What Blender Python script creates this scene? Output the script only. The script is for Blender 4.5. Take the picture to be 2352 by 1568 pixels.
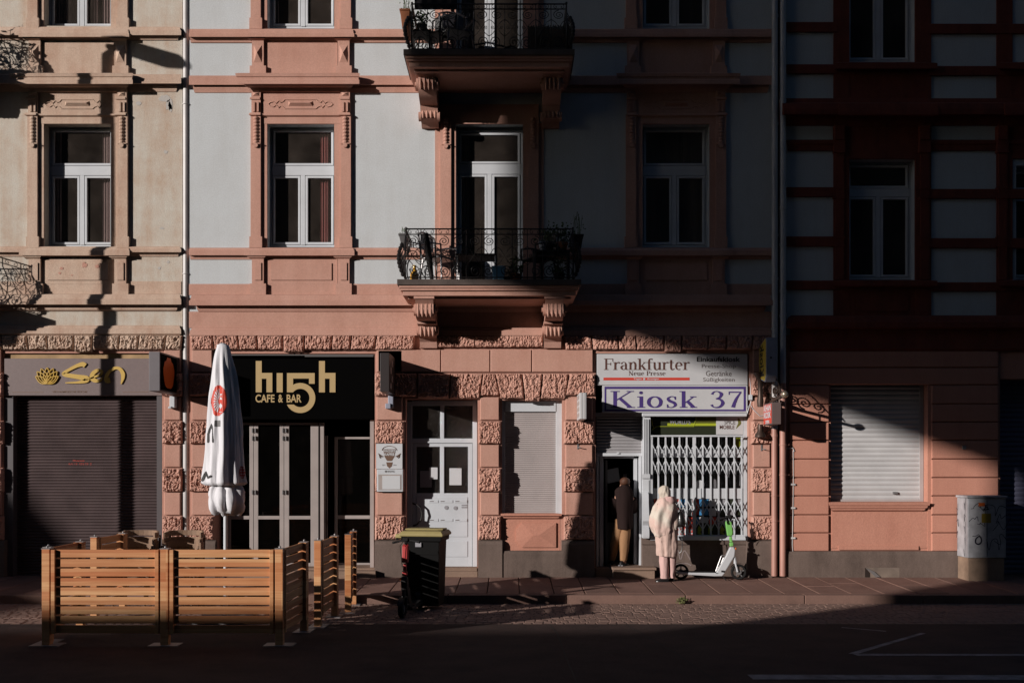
import bpy, math, random
from math import radians, sin, cos, pi
from mathutils import Vector, Matrix, noise
random.seed(7)
scene = bpy.context.scene
col = scene.collection
for o in list(bpy.data.objects): bpy.data.objects.remove(o)

# ---------------- camera, sky, sun ----------------
F = 2287.0; D = 17.6; CZ = 2.0; CU = 1176.0; CV = 1065.0      # photo measured in a 2352 x 1568 frame
cam_d = bpy.data.cameras.new("camera"); cam = bpy.data.objects.new("camera", cam_d); col.objects.link(cam)
cam.location = (0, -D, CZ); cam.rotation_euler = (radians(90), 0, 0)
cam_d.sensor_width = 36; cam_d.lens = F / 2352 * 36; cam_d.shift_y = (CV - 784) / 2352.0
cam_d.clip_start = 0.1; cam_d.clip_end = 1000
scene.camera = cam
SA, SB = 1.36, 0.41                                            # light travels (SA, 1, -SB)
sd = Vector((SA, 1, -SB)).normalized()
SUN_EL = math.asin(-sd.z); SUN_AZ = math.atan2(-sd.x, -sd.y)   # azimuth from +Y towards +X
w = bpy.data.worlds.new("World"); scene.world = w; w.use_nodes = True
nt = w.node_tree; bg = nt.nodes["Background"]
sky = nt.nodes.new("ShaderNodeTexSky"); sky.sky_type = 'NISHITA'; sky.sun_disc = False
sky.sun_elevation = SUN_EL; sky.sun_rotation = SUN_AZ; sky.ozone_density = 4.0
nt.links.new(sky.outputs[0], bg.inputs[0]); bg.inputs[1].default_value = 0.05
ld = bpy.data.lights.new("sun", 'SUN'); ld.energy = 5.0; ld.angle = radians(0.5); ld.color = (1.0, 0.945, 0.89)
sun = bpy.data.objects.new("sun", ld); col.objects.link(sun)
sun.rotation_euler = sd.to_track_quat('-Z', 'Y').to_euler()
scene.view_settings.view_transform = 'Standard'; scene.view_settings.look = 'None'
scene.view_settings.exposure = -0.24; scene.view_settings.gamma = 1.0
scene.cycles.diffuse_bounces = 1; scene.cycles.max_bounces = 8; scene.cycles.transparent_max_bounces = 12

# ---------------- photo -> world ----------------
def S(y): return F / (D + y)
def X(U, y=0.0): return (U - CU) / S(y)
def Z(V, y=0.0): return CZ + (CV - V) / S(y)
KY = -2.13; RY = -4.3
def gz(y):
    if y > KY: return 0.0235 * y
    if y > RY: return -0.17 + (y - KY) / (RY - KY) * 0.035
    return max(-0.135 + (RY - y) * 0.02, -0.135) if y > -6.5 else -0.09
def G(U, V):
    y = -3.0
    for _ in range(40):
        s = (V - CV) / (CZ - gz(y)); y = 0.5 * y + 0.5 * (-D + F / s)
    return X(U, y), y, gz(y)

# ---------------- mesh builder ----------------
def link(o, parent=None):
    col.objects.link(o)
    if parent is not None: o.parent = parent
    return o
def meta(o, label=None, cat=None, group=None, kind=None):
    if label: o["label"] = label
    if cat: o["category"] = cat
    if group: o["group"] = group
    if kind: o["kind"] = kind
    return o
def empty(name, loc=(0, 0, 0), rz=0.0, label=None, cat=None, group=None):
    o = bpy.data.objects.new(name, None); o.location = loc; o.rotation_euler = (0, 0, rz)
    link(o); return meta(o, label, cat, group)
class MB:
    def __init__(s): s.v = []; s.f = []
    def add(s, vs, fs):
        n = len(s.v); s.v += [tuple(q) for q in vs]; s.f += [tuple(i + n for i in f) for f in fs]
        return s
    def box(s, x0, x1, y0, y1, z0, z1):
        if x0 > x1: x0, x1 = x1, x0
        if y0 > y1: y0, y1 = y1, y0
        if z0 > z1: z0, z1 = z1, z0
        return s.add([(x0, y0, z0), (x1, y0, z0), (x1, y1, z0), (x0, y1, z0), (x0, y0, z1), (x1, y0, z1), (x1, y1, z1), (x0, y1, z1)],
              [(0, 3, 2, 1), (4, 5, 6, 7), (0, 1, 5, 4), (1, 2, 6, 5), (2, 3, 7, 6), (3, 0, 4, 7)])
    def bx(s, U0, U1, V0, V1, yf, yb):
        return s.box(X(U0, yf), X(U1, yf), yf, yb, Z(V1, yf), Z(V0, yf))
    def obox(s, c, ax, ay, az, hx, hy, hz):
        c = Vector(c); ax = Vector(ax).normalized() * hx; ay = Vector(ay).normalized() * hy; az = Vector(az).normalized() * hz
        vs = [c + i * ax + j * ay + k * az for k in (-1, 1) for j in (-1, 1) for i in (-1, 1)]
        return s.add(vs, [(0, 2, 3, 1), (4, 5, 7, 6), (0, 1, 5, 4), (1, 3, 7, 5), (3, 2, 6, 7), (2, 0, 4, 6)])
    def bar(s, a, b, wx, wy, up=(0, 1, 0)):
        a = Vector(a); b = Vector(b); d = (b - a); L = d.length; d.normalize()
        u = Vector(up); x = d.cross(u)
        if x.length < 1e-4: x = d.cross(Vector((1, 0, 0)))
        x.normalize(); yv = x.cross(d).normalized()
        return s.obox((a + b) / 2, x, yv, d, wx / 2, wy / 2, L / 2)
    def prism(s, poly, y0, y1):
        n = len(poly)
        ar = sum(poly[i][0] * poly[(i + 1) % n][1] - poly[(i + 1) % n][0] * poly[i][1] for i in range(n))
        if ar < 0: poly = list(reversed(poly))
        vs = [(p[0], y0, p[1]) for p in poly] + [(p[0], y1, p[1]) for p in poly]
        fs = [tuple(range(n)), tuple(reversed(range(n, 2 * n)))] + [(i, i + n, (i + 1) % n + n, (i + 1) % n) for i in range(n)]
        return s.add(vs, fs)
    def pr(s, polyUV, yf, yb):
        return s.prism([(X(u, yf), Z(v, yf)) for u, v in polyUV], yf, yb)
    def profile(s, U0, U1, prof, yb=0.03, taper=True):
        ym = min(p[1] for p in prof); x0 = X(U0, ym); x1 = X(U1, ym)
        pts = [(y, Z(v, y)) for v, y in prof]
        pts = pts + [(yb, pts[-1][1]), (yb, pts[0][1])]
        n = len(pts); vs = []
        for sx, sg in ((x0, 1), (x1, -1)):
            for (y, z) in pts: vs.append((sx + (sg * (y - ym) if taper else 0), y, z))
        fs = [tuple(reversed(range(n))), tuple(range(n, 2 * n))] + [(i, (i + 1) % n, (i + 1) % n + n, i + n) for i in range(n)]
        return s.add(vs, fs)
    def tube(s, pts, r, n=6, caps=True):
        pts = [Vector(p) for p in pts]; m = len(pts)
        rs = r if isinstance(r, (list, tuple)) else [r] * m
        t0 = (pts[1] - pts[0]).normalized()
        a = Vector((0, 0, 1)) if abs(t0.z) < 0.9 else Vector((1, 0, 0))
        nrm = t0.cross(a).normalized(); vs = []
        for i in range(m):
            t = (pts[min(i + 1, m - 1)] - pts[max(i - 1, 0)])
            t = t.normalized() if t.length > 1e-9 else t0
            nrm = (nrm - t * nrm.dot(t))
            nrm = nrm.normalized() if nrm.length > 1e-6 else t.cross(a).normalized()
            b = t.cross(nrm)
            for k in range(n):
                an = 2 * pi * k / n; vs.append(pts[i] + (nrm * cos(an) + b * sin(an)) * rs[i])
        fs = [(i * n + k, i * n + (k + 1) % n, (i + 1) * n + (k + 1) % n, (i + 1) * n + k) for i in range(m - 1) for k in range(n)]
        if caps: fs += [tuple(reversed(range(n))), tuple(range((m - 1) * n, m * n))]
        return s.add(vs, fs)
    def loft(s, rings, caps=True):
        n = len(rings[0]); m = len(rings); vs = [p for r in rings for p in r]
        fs = [(i * n + k, i * n + (k + 1) % n, (i + 1) * n + (k + 1) % n, (i + 1) * n + k) for i in range(m - 1) for k in range(n)]
        if caps: fs += [tuple(reversed(range(n))), tuple(range((m - 1) * n, m * n))]
        return s.add(vs, fs)
    def lathe(s, c, prof, n=16):
        return s.loft([[(c[0] + r * cos(2 * pi * k / n), c[1] + r * sin(2 * pi * k / n), c[2] + z) for k in range(n)] for r, z in prof])
    def ell(s, c, rx, ry, rz, n=14, m=8):
        return s.loft([[(c[0] + rx * max(sin(pi * j / m), 0.01) * cos(2 * pi * k / n), c[1] + ry * max(sin(pi * j / m), 0.01) * sin(2 * pi * k / n), c[2] - rz * cos(pi * j / m)) for k in range(n)] for j in range(m + 1)])
    def disc(s, c, axis, r, h, n=20):
        a = Vector(axis).normalized(); c = Vector(c)
        return s.tube([c - a * h / 2, c + a * h / 2], r, n)
    def build(s, name, mat, parent=None, smooth=None, bevel=0):
        me = bpy.data.meshes.new(name); me.from_pydata(s.v, [], s.f); me.materials.append(mat); me.update()
        if smooth is not None:
            for p in me.polygons: p.use_smooth = True
            me.set_sharp_from_angle(angle=radians(smooth))
        o = bpy.data.objects.new(name, me); link(o, parent)
        if bevel:
            b = o.modifiers.new("bevel", 'BEVEL'); b.width = bevel; b.segments = 2; b.limit_method = 'ANGLE'; b.angle_limit = radians(40)
        return o

# ---------------- materials ----------------
MATS = {}
def mk(name):
    m = bpy.data.materials.new(name); m.use_nodes = True; MATS[name] = m
    return m, m.node_tree.nodes, m.node_tree.links, m.node_tree.nodes["Principled BSDF"]
def plain(name, c, rough=0.6, metal=0.0, spec=0.4, bump=0.0, scale=40, var=0.0, emit=None):
    m, n, l, p = mk(name)
    p.inputs["Base Color"].default_value = (*c, 1); p.inputs["Roughness"].default_value = rough
    p.inputs["Metallic"].default_value = metal; p.inputs["Specular IOR Level"].default_value = spec
    if bump or var:
        tc = n.new("ShaderNodeTexCoord"); nz = n.new("ShaderNodeTexNoise"); nz.inputs["Scale"].default_value = scale; nz.inputs["Detail"].default_value = 5
        l.new(tc.outputs["Object"], nz.inputs["Vector"])
        if bump:
            b = n.new("ShaderNodeBump"); b.inputs["Strength"].default_value = bump; b.inputs["Distance"].default_value = 0.01
            l.new(nz.outputs["Fac"], b.inputs["Height"]); l.new(b.outputs[0], p.inputs["Normal"])
        if var:
            nz2 = n.new("ShaderNodeTexNoise"); nz2.inputs["Scale"].default_value = scale * 0.12; nz2.inputs["Detail"].default_value = 6
            l.new(tc.outputs["Object"], nz2.inputs["Vector"])
            r = n.new("ShaderNodeValToRGB"); r.color_ramp.elements[0].position = 0.3; r.color_ramp.elements[1].position = 0.7
            r.color_ramp.elements[0].color = (*[q * (1 - var) for q in c], 1); r.color_ramp.elements[1].color = (*[min(1, q * (1 + var * 0.5)) for q in c], 1)
            l.new(nz2.outputs["Fac"], r.inputs[0]); l.new(r.outputs[0], p.inputs["Base Color"])
    return m
def plaster(name, c, c2, stain=0.5, bumpd=0.006, scale=60, rough=0.9, streak=True, speck=0.13):
    # c = paint, c2 = dirt colour; patches and vertical rain streaks with a shape of their own
    m, n, l, p = mk(name); p.inputs["Roughness"].default_value = rough; p.inputs["Specular IOR Level"].default_value = 0.2
    tc = n.new("ShaderNodeTexCoord")
    mp = n.new("ShaderNodeMapping"); mp.inputs["Scale"].default_value = (2.6, 2.6, 0.35) if streak else (1.5, 1.5, 1.5)
    l.new(tc.outputs["Object"], mp.inputs[0])
    a = n.new("ShaderNodeTexNoise"); a.inputs["Scale"].default_value = 1.3; a.inputs["Detail"].default_value = 8; a.inputs["Roughness"].default_value = 0.65
    l.new(mp.outputs[0], a.inputs["Vector"])
    b = n.new("ShaderNodeTexNoise"); b.inputs["Scale"].default_value = 2.2; b.inputs["Detail"].default_value = 9; b.inputs["Roughness"].default_value = 0.7
    l.new(tc.outputs["Object"], b.inputs["Vector"])
    mx = n.new("ShaderNodeMath"); mx.operation = 'MULTIPLY'; l.new(a.outputs["Fac"], mx.inputs[0]); l.new(b.outputs["Fac"], mx.inputs[1])
    r = n.new("ShaderNodeValToRGB"); r.color_ramp.elements[0].position = 0.16; r.color_ramp.elements[1].position = 0.46
    r.color_ramp.elements[0].color = (0, 0, 0, 1); r.color_ramp.elements[1].color = (stain, stain, stain, 1)
    l.new(mx.outputs[0], r.inputs[0])
    mc = n.new("ShaderNodeMix"); mc.data_type = 'RGBA'; mc.inputs["A"].default_value = (*c, 1); mc.inputs["B"].default_value = (*c2, 1)
    l.new(r.outputs[0], mc.inputs["Factor"])
    sp = n.new("ShaderNodeTexNoise"); sp.inputs["Scale"].default_value = 45; sp.inputs["Detail"].default_value = 4; sp.inputs["Roughness"].default_value = 0.8; l.new(tc.outputs["Object"], sp.inputs["Vector"])
    mr = n.new("ShaderNodeMapRange"); mr.inputs["From Min"].default_value = 0.32; mr.inputs["From Max"].default_value = 0.68; mr.inputs["To Min"].default_value = 1 - speck; mr.inputs["To Max"].default_value = 1 + speck * 0.7; l.new(sp.outputs["Fac"], mr.inputs["Value"])
    vm = n.new("ShaderNodeVectorMath"); vm.operation = 'SCALE'; l.new(mc.outputs["Result"], vm.inputs[0]); l.new(mr.outputs[0], vm.inputs["Scale"]); l.new(vm.outputs[0], p.inputs["Base Color"])
    g = n.new("ShaderNodeTexNoise"); g.inputs["Scale"].default_value = scale; g.inputs["Detail"].default_value = 6; g.inputs["Roughness"].default_value = 0.7
    l.new(tc.outputs["Object"], g.inputs["Vector"])
    bp = n.new("ShaderNodeBump"); bp.inputs["Strength"].default_value = 0.7; bp.inputs["Distance"].default_value = bumpd
    l.new(g.outputs["Fac"], bp.inputs["Height"]); l.new(bp.outputs[0], p.inputs["Normal"])
    return m
def woodmat(name, c1, c2):
    m, n, l, p = mk(name); p.inputs["Roughness"].default_value = 0.55; p.inputs["Specular IOR Level"].default_value = 0.3
    tc = n.new("ShaderNodeTexCoord"); oi = n.new("ShaderNodeObjectInfo")
    mp = n.new("ShaderNodeMapping"); mp.inputs["Scale"].default_value = (1.2, 1.2, 26); l.new(tc.outputs["Object"], mp.inputs[0])
    a = n.new("ShaderNodeTexNoise"); a.inputs["Scale"].default_value = 1.6; a.inputs["Detail"].default_value = 7; l.new(mp.outputs[0], a.inputs["Vector"])
    # board by board tone: a stepped value along z
    sx = n.new("ShaderNodeSeparateXYZ"); l.new(tc.outputs["Object"], sx.inputs[0])
    mu = n.new("ShaderNodeMath"); mu.operation = 'MULTIPLY'; mu.inputs[1].default_value = 1 / 0.1095; l.new(sx.outputs[2], mu.inputs[0])
    ad = n.new("ShaderNodeMath"); ad.operation = 'ADD'; l.new(mu.outputs[0], ad.inputs[0]); ad.inputs[1].default_value = 0.15
    fl = n.new("ShaderNodeMath"); fl.operation = 'FLOOR'; l.new(ad.outputs[0], fl.inputs[0])
    xm = n.new("ShaderNodeMath"); xm.operation = 'MULTIPLY'; xm.inputs[1].default_value = 0.75; l.new(sx.outputs[0], xm.inputs[0])
    xf = n.new("ShaderNodeMath"); xf.operation = 'FLOOR'; l.new(xm.outputs[0], xf.inputs[0])
    cb = n.new("ShaderNodeCombineXYZ"); l.new(fl.outputs[0], cb.inputs[0]); l.new(xf.outputs[0], cb.inputs[1])
    wn = n.new("ShaderNodeTexWhiteNoise"); wn.noise_dimensions = '3D'; l.new(cb.outputs[0], wn.inputs["Vector"])
    kn = n.new("ShaderNodeTexVoronoi"); kn.inputs["Scale"].default_value = 3.2; l.new(tc.outputs["Object"], kn.inputs["Vector"])
    kr = n.new("ShaderNodeValToRGB"); kr.color_ramp.elements[0].position = 0.03; kr.color_ramp.elements[1].position = 0.08
    kr.color_ramp.elements[0].color = (0.45, 0.3, 0.2, 1); kr.color_ramp.elements[1].color = (1, 1, 1, 1); l.new(kn.outputs["Distance"], kr.inputs[0])
    m1 = n.new("ShaderNodeMix"); m1.data_type = 'RGBA'; m1.inputs["A"].default_value = (*c1, 1); m1.inputs["B"].default_value = (*c2, 1); l.new(wn.outputs["Value"], m1.inputs["Factor"])
    m2 = n.new("ShaderNodeMix"); m2.data_type = 'RGBA'; m2.blend_type = 'MULTIPLY'; m2.inputs["Factor"].default_value = 0.55
    gr = n.new("ShaderNodeValToRGB"); gr.color_ramp.elements[0].position = 0.35; gr.color_ramp.elements[1].position = 0.6; gr.color_ramp.elements[0].color = (0.68, 0.52, 0.40, 1)
    l.new(a.outputs["Fac"], gr.inputs[0]); l.new(m1.outputs["Result"], m2.inputs["A"]); l.new(gr.outputs[0], m2.inputs["B"])
    m3 = n.new("ShaderNodeMix"); m3.data_type = 'RGBA'; m3.blend_type = 'MULTIPLY'; m3.inputs["Factor"].default_value = 0.9
    l.new(m2.outputs["Result"], m3.inputs["A"]); l.new(kr.outputs[0], m3.inputs["B"]); l.new(m3.outputs["Result"], p.inputs["Base Color"])
    bp = n.new("ShaderNodeBump"); bp.inputs["Strength"].default_value = 0.3; bp.inputs["Distance"].default_value = 0.004
    l.new(a.outputs["Fac"], bp.inputs["Height"]); l.new(bp.outputs[0], p.inputs["Normal"])
    return m
def glassmat(name, tint=(0.9, 0.9, 0.9), dirt=0.05, refl=0.10):
    m = bpy.data.materials.new(name); m.use_nodes = True; n = m.node_tree.nodes; l = m.node_tree.links; n.clear()
    out = n.new("ShaderNodeOutputMaterial"); tr = n.new("ShaderNodeBsdfTransparent"); tr.inputs[0].default_value = (*tint, 1)
    gl = n.new("ShaderNodeBsdfGlossy"); gl.inputs["Roughness"].default_value = 0.03
    df = n.new("ShaderNodeBsdfDiffuse"); df.inputs[0].default_value = (0.35, 0.29, 0.25, 1)
    fr = n.new("ShaderNodeLayerWeight"); fr.inputs["Blend"].default_value = 0.5
    pw = n.new("ShaderNodeMath"); pw.operation = 'POWER'; pw.inputs[1].default_value = 4.0; l.new(fr.outputs["Facing"], pw.inputs[0])
    mp = n.new("ShaderNodeMath"); mp.operation = 'ADD'; mp.inputs[1].default_value = refl / 2; l.new(pw.outputs[0], mp.inputs[0])
    a = n.new("ShaderNodeMixShader"); l.new(mp.outputs[0], a.inputs[0]); l.new(tr.outputs[0], a.inputs[1]); l.new(gl.outputs[0], a.inputs[2])
    nz = n.new("ShaderNodeTexNoise"); nz.inputs["Scale"].default_value = 3; nz.inputs["Detail"].default_value = 6
    tc = n.new("ShaderNodeTexCoord"); l.new(tc.outputs["Object"], nz.inputs["Vector"])
    mm = n.new("ShaderNodeMath"); mm.operation = 'MULTIPLY'; mm.inputs[1].default_value = dirt * 2; l.new(nz.outputs["Fac"], mm.inputs[0])
    b = n.new("ShaderNodeMixShader"); l.new(mm.outputs[0], b.inputs[0]); l.new(a.outputs[0], b.inputs[1]); l.new(df.outputs[0], b.inputs[2])
    l.new(b.outputs[0], out.inputs[0]); MATS[name] = m
    return m
def weave(name, c):
    m, n, l, p = mk(name); p.inputs["Roughness"].default_value = 0.6
    tc = n.new("ShaderNodeTexCoord"); mp = n.new("ShaderNodeMapping"); mp.inputs["Scale"].default_value = (30, 30, 60); l.new(tc.outputs["Object"], mp.inputs[0])
    v = n.new("ShaderNodeTexBrick"); v.inputs["Scale"].default_value = 1; v.inputs["Mortar Size"].default_value = 0.08
    sx = n.new("ShaderNodeSeparateXYZ"); cb = n.new("ShaderNodeCombineXYZ"); l.new(mp.outputs[0], sx.inputs[0])
    l.new(sx.outputs[0], cb.inputs[0]); l.new(sx.outputs[2], cb.inputs[1]); l.new(cb.outputs[0], v.inputs["Vector"])
    v.inputs["Color1"].default_value = (*c, 1); v.inputs["Color2"].default_value = (*[q * 0.8 for q in c], 1); v.inputs["Mortar"].default_value = (*[q * 0.4 for q in c], 1)
    l.new(v.outputs["Color"], p.inputs["Base Color"])
    b = n.new("ShaderNodeBump"); b.inputs["Strength"].default_value = 0.6; b.inputs["Distance"].default_value = 0.008; b.invert = True
    l.new(v.outputs["Fac"], b.inputs["Height"]); l.new(b.outputs[0], p.inputs["Normal"])
    return m
WHITE = plaster("white_stucco", (0.60, 0.615, 0.63), (0.47, 0.46, 0.45), 0.5, 0.006, 70)
PINK = plaster("pink_sandstone_paint", (0.58, 0.325, 0.255), (0.42, 0.20, 0.145), 0.6, 0.006, 60)
PINK2 = plaster("pink_render", (0.56, 0.30, 0.235), (0.39, 0.18, 0.13), 0.65, 0.008, 45)
OCHRE = plaster("weathered_cream_stucco", (0.62, 0.57, 0.50), (0.47, 0.29, 0.19), 0.95, 0.008, 40)
OCHTR = plaster("weathered_tan_trim", (0.62, 0.46, 0.36), (0.40, 0.21, 0.14), 0.8, 0.008, 40)
PLINTH = plaster("grey_plinth_stone", (0.18, 0.13, 0.11), (0.07, 0.05, 0.042), 0.8, 0.008, 30)
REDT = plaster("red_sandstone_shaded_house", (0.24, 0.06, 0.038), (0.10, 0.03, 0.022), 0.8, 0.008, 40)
SALMON = plaster("salmon_render", (0.58, 0.27, 0.195), (0.42, 0.17, 0.12), 0.5, 0.008, 45)
FRAME = plain("white_window_paint", (0.62, 0.63, 0.66), 0.4, spec=0.4, var=0.1, scale=20)
GREYFR = plain("grey_aluminium_frame", (0.40, 0.34, 0.32), 0.4, spec=0.5, var=0.12, scale=25)
DOORW = plain("white_door_paint", (0.62, 0.64, 0.68), 0.4, var=0.08, scale=20, bump=0.1)
GLASS = glassmat("window_glass", (0.78, 0.73, 0.71), 0.05, 0.12)
CLEARG = glassmat("clear_shop_glass", (0.9, 0.9, 0.9), 0.01, 0.06)
DGLASS = glassmat("tinted_shop_glass", (0.25, 0.24, 0.24), 0.005, 0.06)
DARK = plain("dark_interior", (0.035, 0.025, 0.022), 0.9, spec=0.05)
CURT = plain("grey_curtain_cloth", (0.62, 0.57, 0.60), 0.9, var=0.1)
CURTP = plain("pink_curtain_cloth", (0.60, 0.30, 0.31), 0.9)
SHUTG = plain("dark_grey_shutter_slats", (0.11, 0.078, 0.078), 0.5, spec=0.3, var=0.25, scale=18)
SHUTL = plain("light_roller_shutter", (0.47, 0.41, 0.40), 0.5, spec=0.3, var=0.12, scale=18)
SHUTW = plain("white_roller_shutter", (0.58, 0.56, 0.56), 0.5, spec=0.3, var=0.12, scale=18)
PIPE = plain("painted_downpipe", (0.62, 0.58, 0.57), 0.4, spec=0.5, var=0.25, scale=14)
PIPER = plain("salmon_downpipe", (0.48, 0.24, 0.19), 0.45, spec=0.5, var=0.2, scale=14)
IRON = plain("black_wrought_iron", (0.02, 0.017, 0.017), 0.45, metal=0.3, spec=0.5)
SLAB = plain("dark_balcony_slab_stone", (0.10, 0.075, 0.065), 0.8, bump=0.4, scale=30, var=0.4)
WOOD = woodmat("larch_boards", (0.72, 0.395, 0.19), (0.54, 0.195, 0.075))
METAL = plain("zinc_plate", (0.35, 0.33, 0.33), 0.4, metal=0.6)
GREYSIGN = plain("grey_sign_face", (0.20, 0.145, 0.14), 0.5, bump=0.1, scale=200, var=0.08)
GOLD = plain("yellow_sign_letters", (0.62, 0.40, 0.09), 0.5)
BLACKP = plain("black_sign_panel", (0.002, 0.0018, 0.0018), 0.8, spec=0.02)
TANL = plain("tan_sign_letters", (0.50, 0.35, 0.165), 0.6)
ORANGE = plain("orange_shape", (0.65, 0.13, 0.02), 0.5)
SIGNW = plain("white_sign_sheet", (0.58, 0.57, 0.58), 0.4, var=0.05)
BROWNL = plain("brown_lettering", (0.11, 0.045, 0.035), 0.6)
BLACKL = plain("black_lettering", (0.015, 0.012, 0.012), 0.6)
GREYL = plain("grey_lettering", (0.10, 0.07, 0.065), 0.6)
PURPLE = plain("purple_lettering", (0.07, 0.04, 0.19), 0.5)
RED = plain("red_print", (0.62, 0.06, 0.035), 0.5)
REDD = plain("red_plastic", (0.45, 0.04, 0.04), 0.4)
LIME = plain("lime_green_print", (0.40, 0.45, 0.03), 0.5)
DGREEN = plain("dark_green_film", (0.03, 0.035, 0.02), 0.35)
YELLOW = plain("yellow_sign_face", (0.62, 0.44, 0.05), 0.4)
SIGNG = plain("pale_blue_grey_box", (0.33, 0.34, 0.42), 0.45, var=0.15, scale=30)
BRONZE = plain("dark_bronze_bracket", (0.07, 0.045, 0.035), 0.45, metal=0.5)
BALLM = plain("brushed_brass_ball", (0.5, 0.4, 0.3), 0.3, metal=0.7)
PAPER = plain("white_paper", (0.60, 0.60, 0.62), 0.7)
PAPERG = plain("grey_paper", (0.30, 0.29, 0.31), 0.7)
BINB = plain("black_bin_plastic", (0.004, 0.0035, 0.0035), 0.6, spec=0.15, bump=0.1, scale=80)
BINY = plain("yellow_bin_lid", (0.36, 0.29, 0.12), 0.5, var=0.2, scale=30)
RUBBER = plain("black_rubber", (0.015, 0.014, 0.014), 0.8, spec=0.2)
SCW = plain("white_scooter_paint", (0.55, 0.55, 0.57), 0.35, spec=0.5)
SCG = plain("green_scooter_sleeve", (0.20, 0.50, 0.13), 0.35, spec=0.5)
GREYP = plain("grey_plastic", (0.16, 0.15, 0.15), 0.5)
CANV = plain("white_parasol_canvas", (0.72, 0.70, 0.73), 0.85, spec=0.1, bump=0.25, scale=160)
WICK = weave("brown_wicker", (0.68, 0.42, 0.27))
CLOTHP = plain("pale_pink_cotton", (0.62, 0.44, 0.38), 0.9, spec=0.05, bump=0.4, scale=60, var=0.12)
CLOTHW = plain("cream_scarf_cotton", (0.62, 0.53, 0.45), 0.9, spec=0.05, bump=0.4, scale=70, var=0.12)
CLOTHR = plain("rose_cotton", (0.62, 0.40, 0.37), 0.9, spec=0.05, bump=0.4, scale=60, var=0.1)
COAT = plain("dark_brown_wool_coat", (0.026, 0.016, 0.015), 0.95, spec=0.05, bump=0.3, scale=90)
CHINO = plain("tan_chino_cloth", (0.33, 0.18, 0.095), 0.9, spec=0.05, bump=0.3, scale=50)
SKIN = plain("skin", (0.42, 0.22, 0.15), 0.55)
HAIR = plain("brown_hair", (0.09, 0.035, 0.018), 0.6, bump=0.5, scale=120)
LEATHER = plain("black_leather", (0.014, 0.012, 0.012), 0.28, spec=0.6, bump=0.4, scale=25)
CABW = plain("off_white_cabinet_shell", (0.42, 0.41, 0.43), 0.55, bump=0.15, scale=60, var=0.25)
CABB = plain("concrete_cabinet_base", (0.30, 0.2, 0.14), 0.9, bump=0.3, scale=40, var=0.3)
MARK = plain("worn_road_paint", (0.30, 0.27, 0.27), 0.8, bump=0.4, scale=60, var=0.5)
TERRA = plain("terracotta", (0.40, 0.14, 0.06), 0.7, var=0.2)
LEAF = plain("dark_green_leaves", (0.05, 0.085, 0.02), 0.6, var=0.4, scale=60)
BLUEP = plain("light_blue_plastic", (0.20, 0.42, 0.58), 0.4)
GRAFF = plain("pale_graffiti_paint", (0.26, 0.2, 0.19), 0.8)
GRAFB = plain("black_marker_ink", (0.02, 0.018, 0.03), 0.6)
BLUEPR = plain("blue_print", (0.06, 0.25, 0.50), 0.5)
WHEATH = plain("shadow_casting_house_render", (0.16, 0.13, 0.11), 0.9, var=0.2)
STONEP = plaster("sidewalk_flagstone", (0.29, 0.165, 0.13), (0.17, 0.095, 0.075), 0.8, 0.004, 60, 0.85, False, 0.2)
STONEP2 = plaster("sidewalk_flagstone_dark", (0.23, 0.135, 0.108), (0.14, 0.082, 0.066), 0.8, 0.004, 60, 0.85, False)
STEPM = plaster("step_stone", (0.30, 0.20, 0.15), (0.17, 0.11, 0.08), 0.7, 0.006, 60, 0.85, False)
COBM = plaster("granite_setts", (0.29, 0.185, 0.15), (0.17, 0.10, 0.08), 0.7, 0.004, 80, 0.8, False)
ASPH = plaster("asphalt", (0.075, 0.046, 0.040), (0.026, 0.018, 0.017), 1.0, 0.014, 90, 0.85, False, 0.4)

def twotone(name, c1, c2, scale=3.0):
    m, n, l, p = mk(name); p.inputs["Roughness"].default_value = 0.9; p.inputs["Specular IOR Level"].default_value = 0.05
    tc = n.new("ShaderNodeTexCoord"); nz = n.new("ShaderNodeTexNoise"); nz.inputs["Scale"].default_value = scale; nz.inputs["Detail"].default_value = 3
    l.new(tc.outputs["Object"], nz.inputs["Vector"]); r = n.new("ShaderNodeValToRGB"); r.color_ramp.elements[0].position = .38; r.color_ramp.elements[1].position = .62
    r.color_ramp.elements[0].color = (*c1, 1); r.color_ramp.elements[1].color = (*c2, 1); l.new(nz.outputs["Fac"], r.inputs[0]); l.new(r.outputs[0], p.inputs["Base Color"])
    g = n.new("ShaderNodeTexNoise"); g.inputs["Scale"].default_value = 60; l.new(tc.outputs["Object"], g.inputs["Vector"]); b = n.new("ShaderNodeBump"); b.inputs["Strength"].default_value = .4; b.inputs["Distance"].default_value = .01; l.new(g.outputs["Fac"], b.inputs["Height"]); l.new(b.outputs[0], p.inputs["Normal"])
    return m
SHAWL = twotone("cream_and_rose_dyed_cotton", (0.66, 0.47, 0.41), (0.66, 0.58, 0.50), 4.0)
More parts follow.
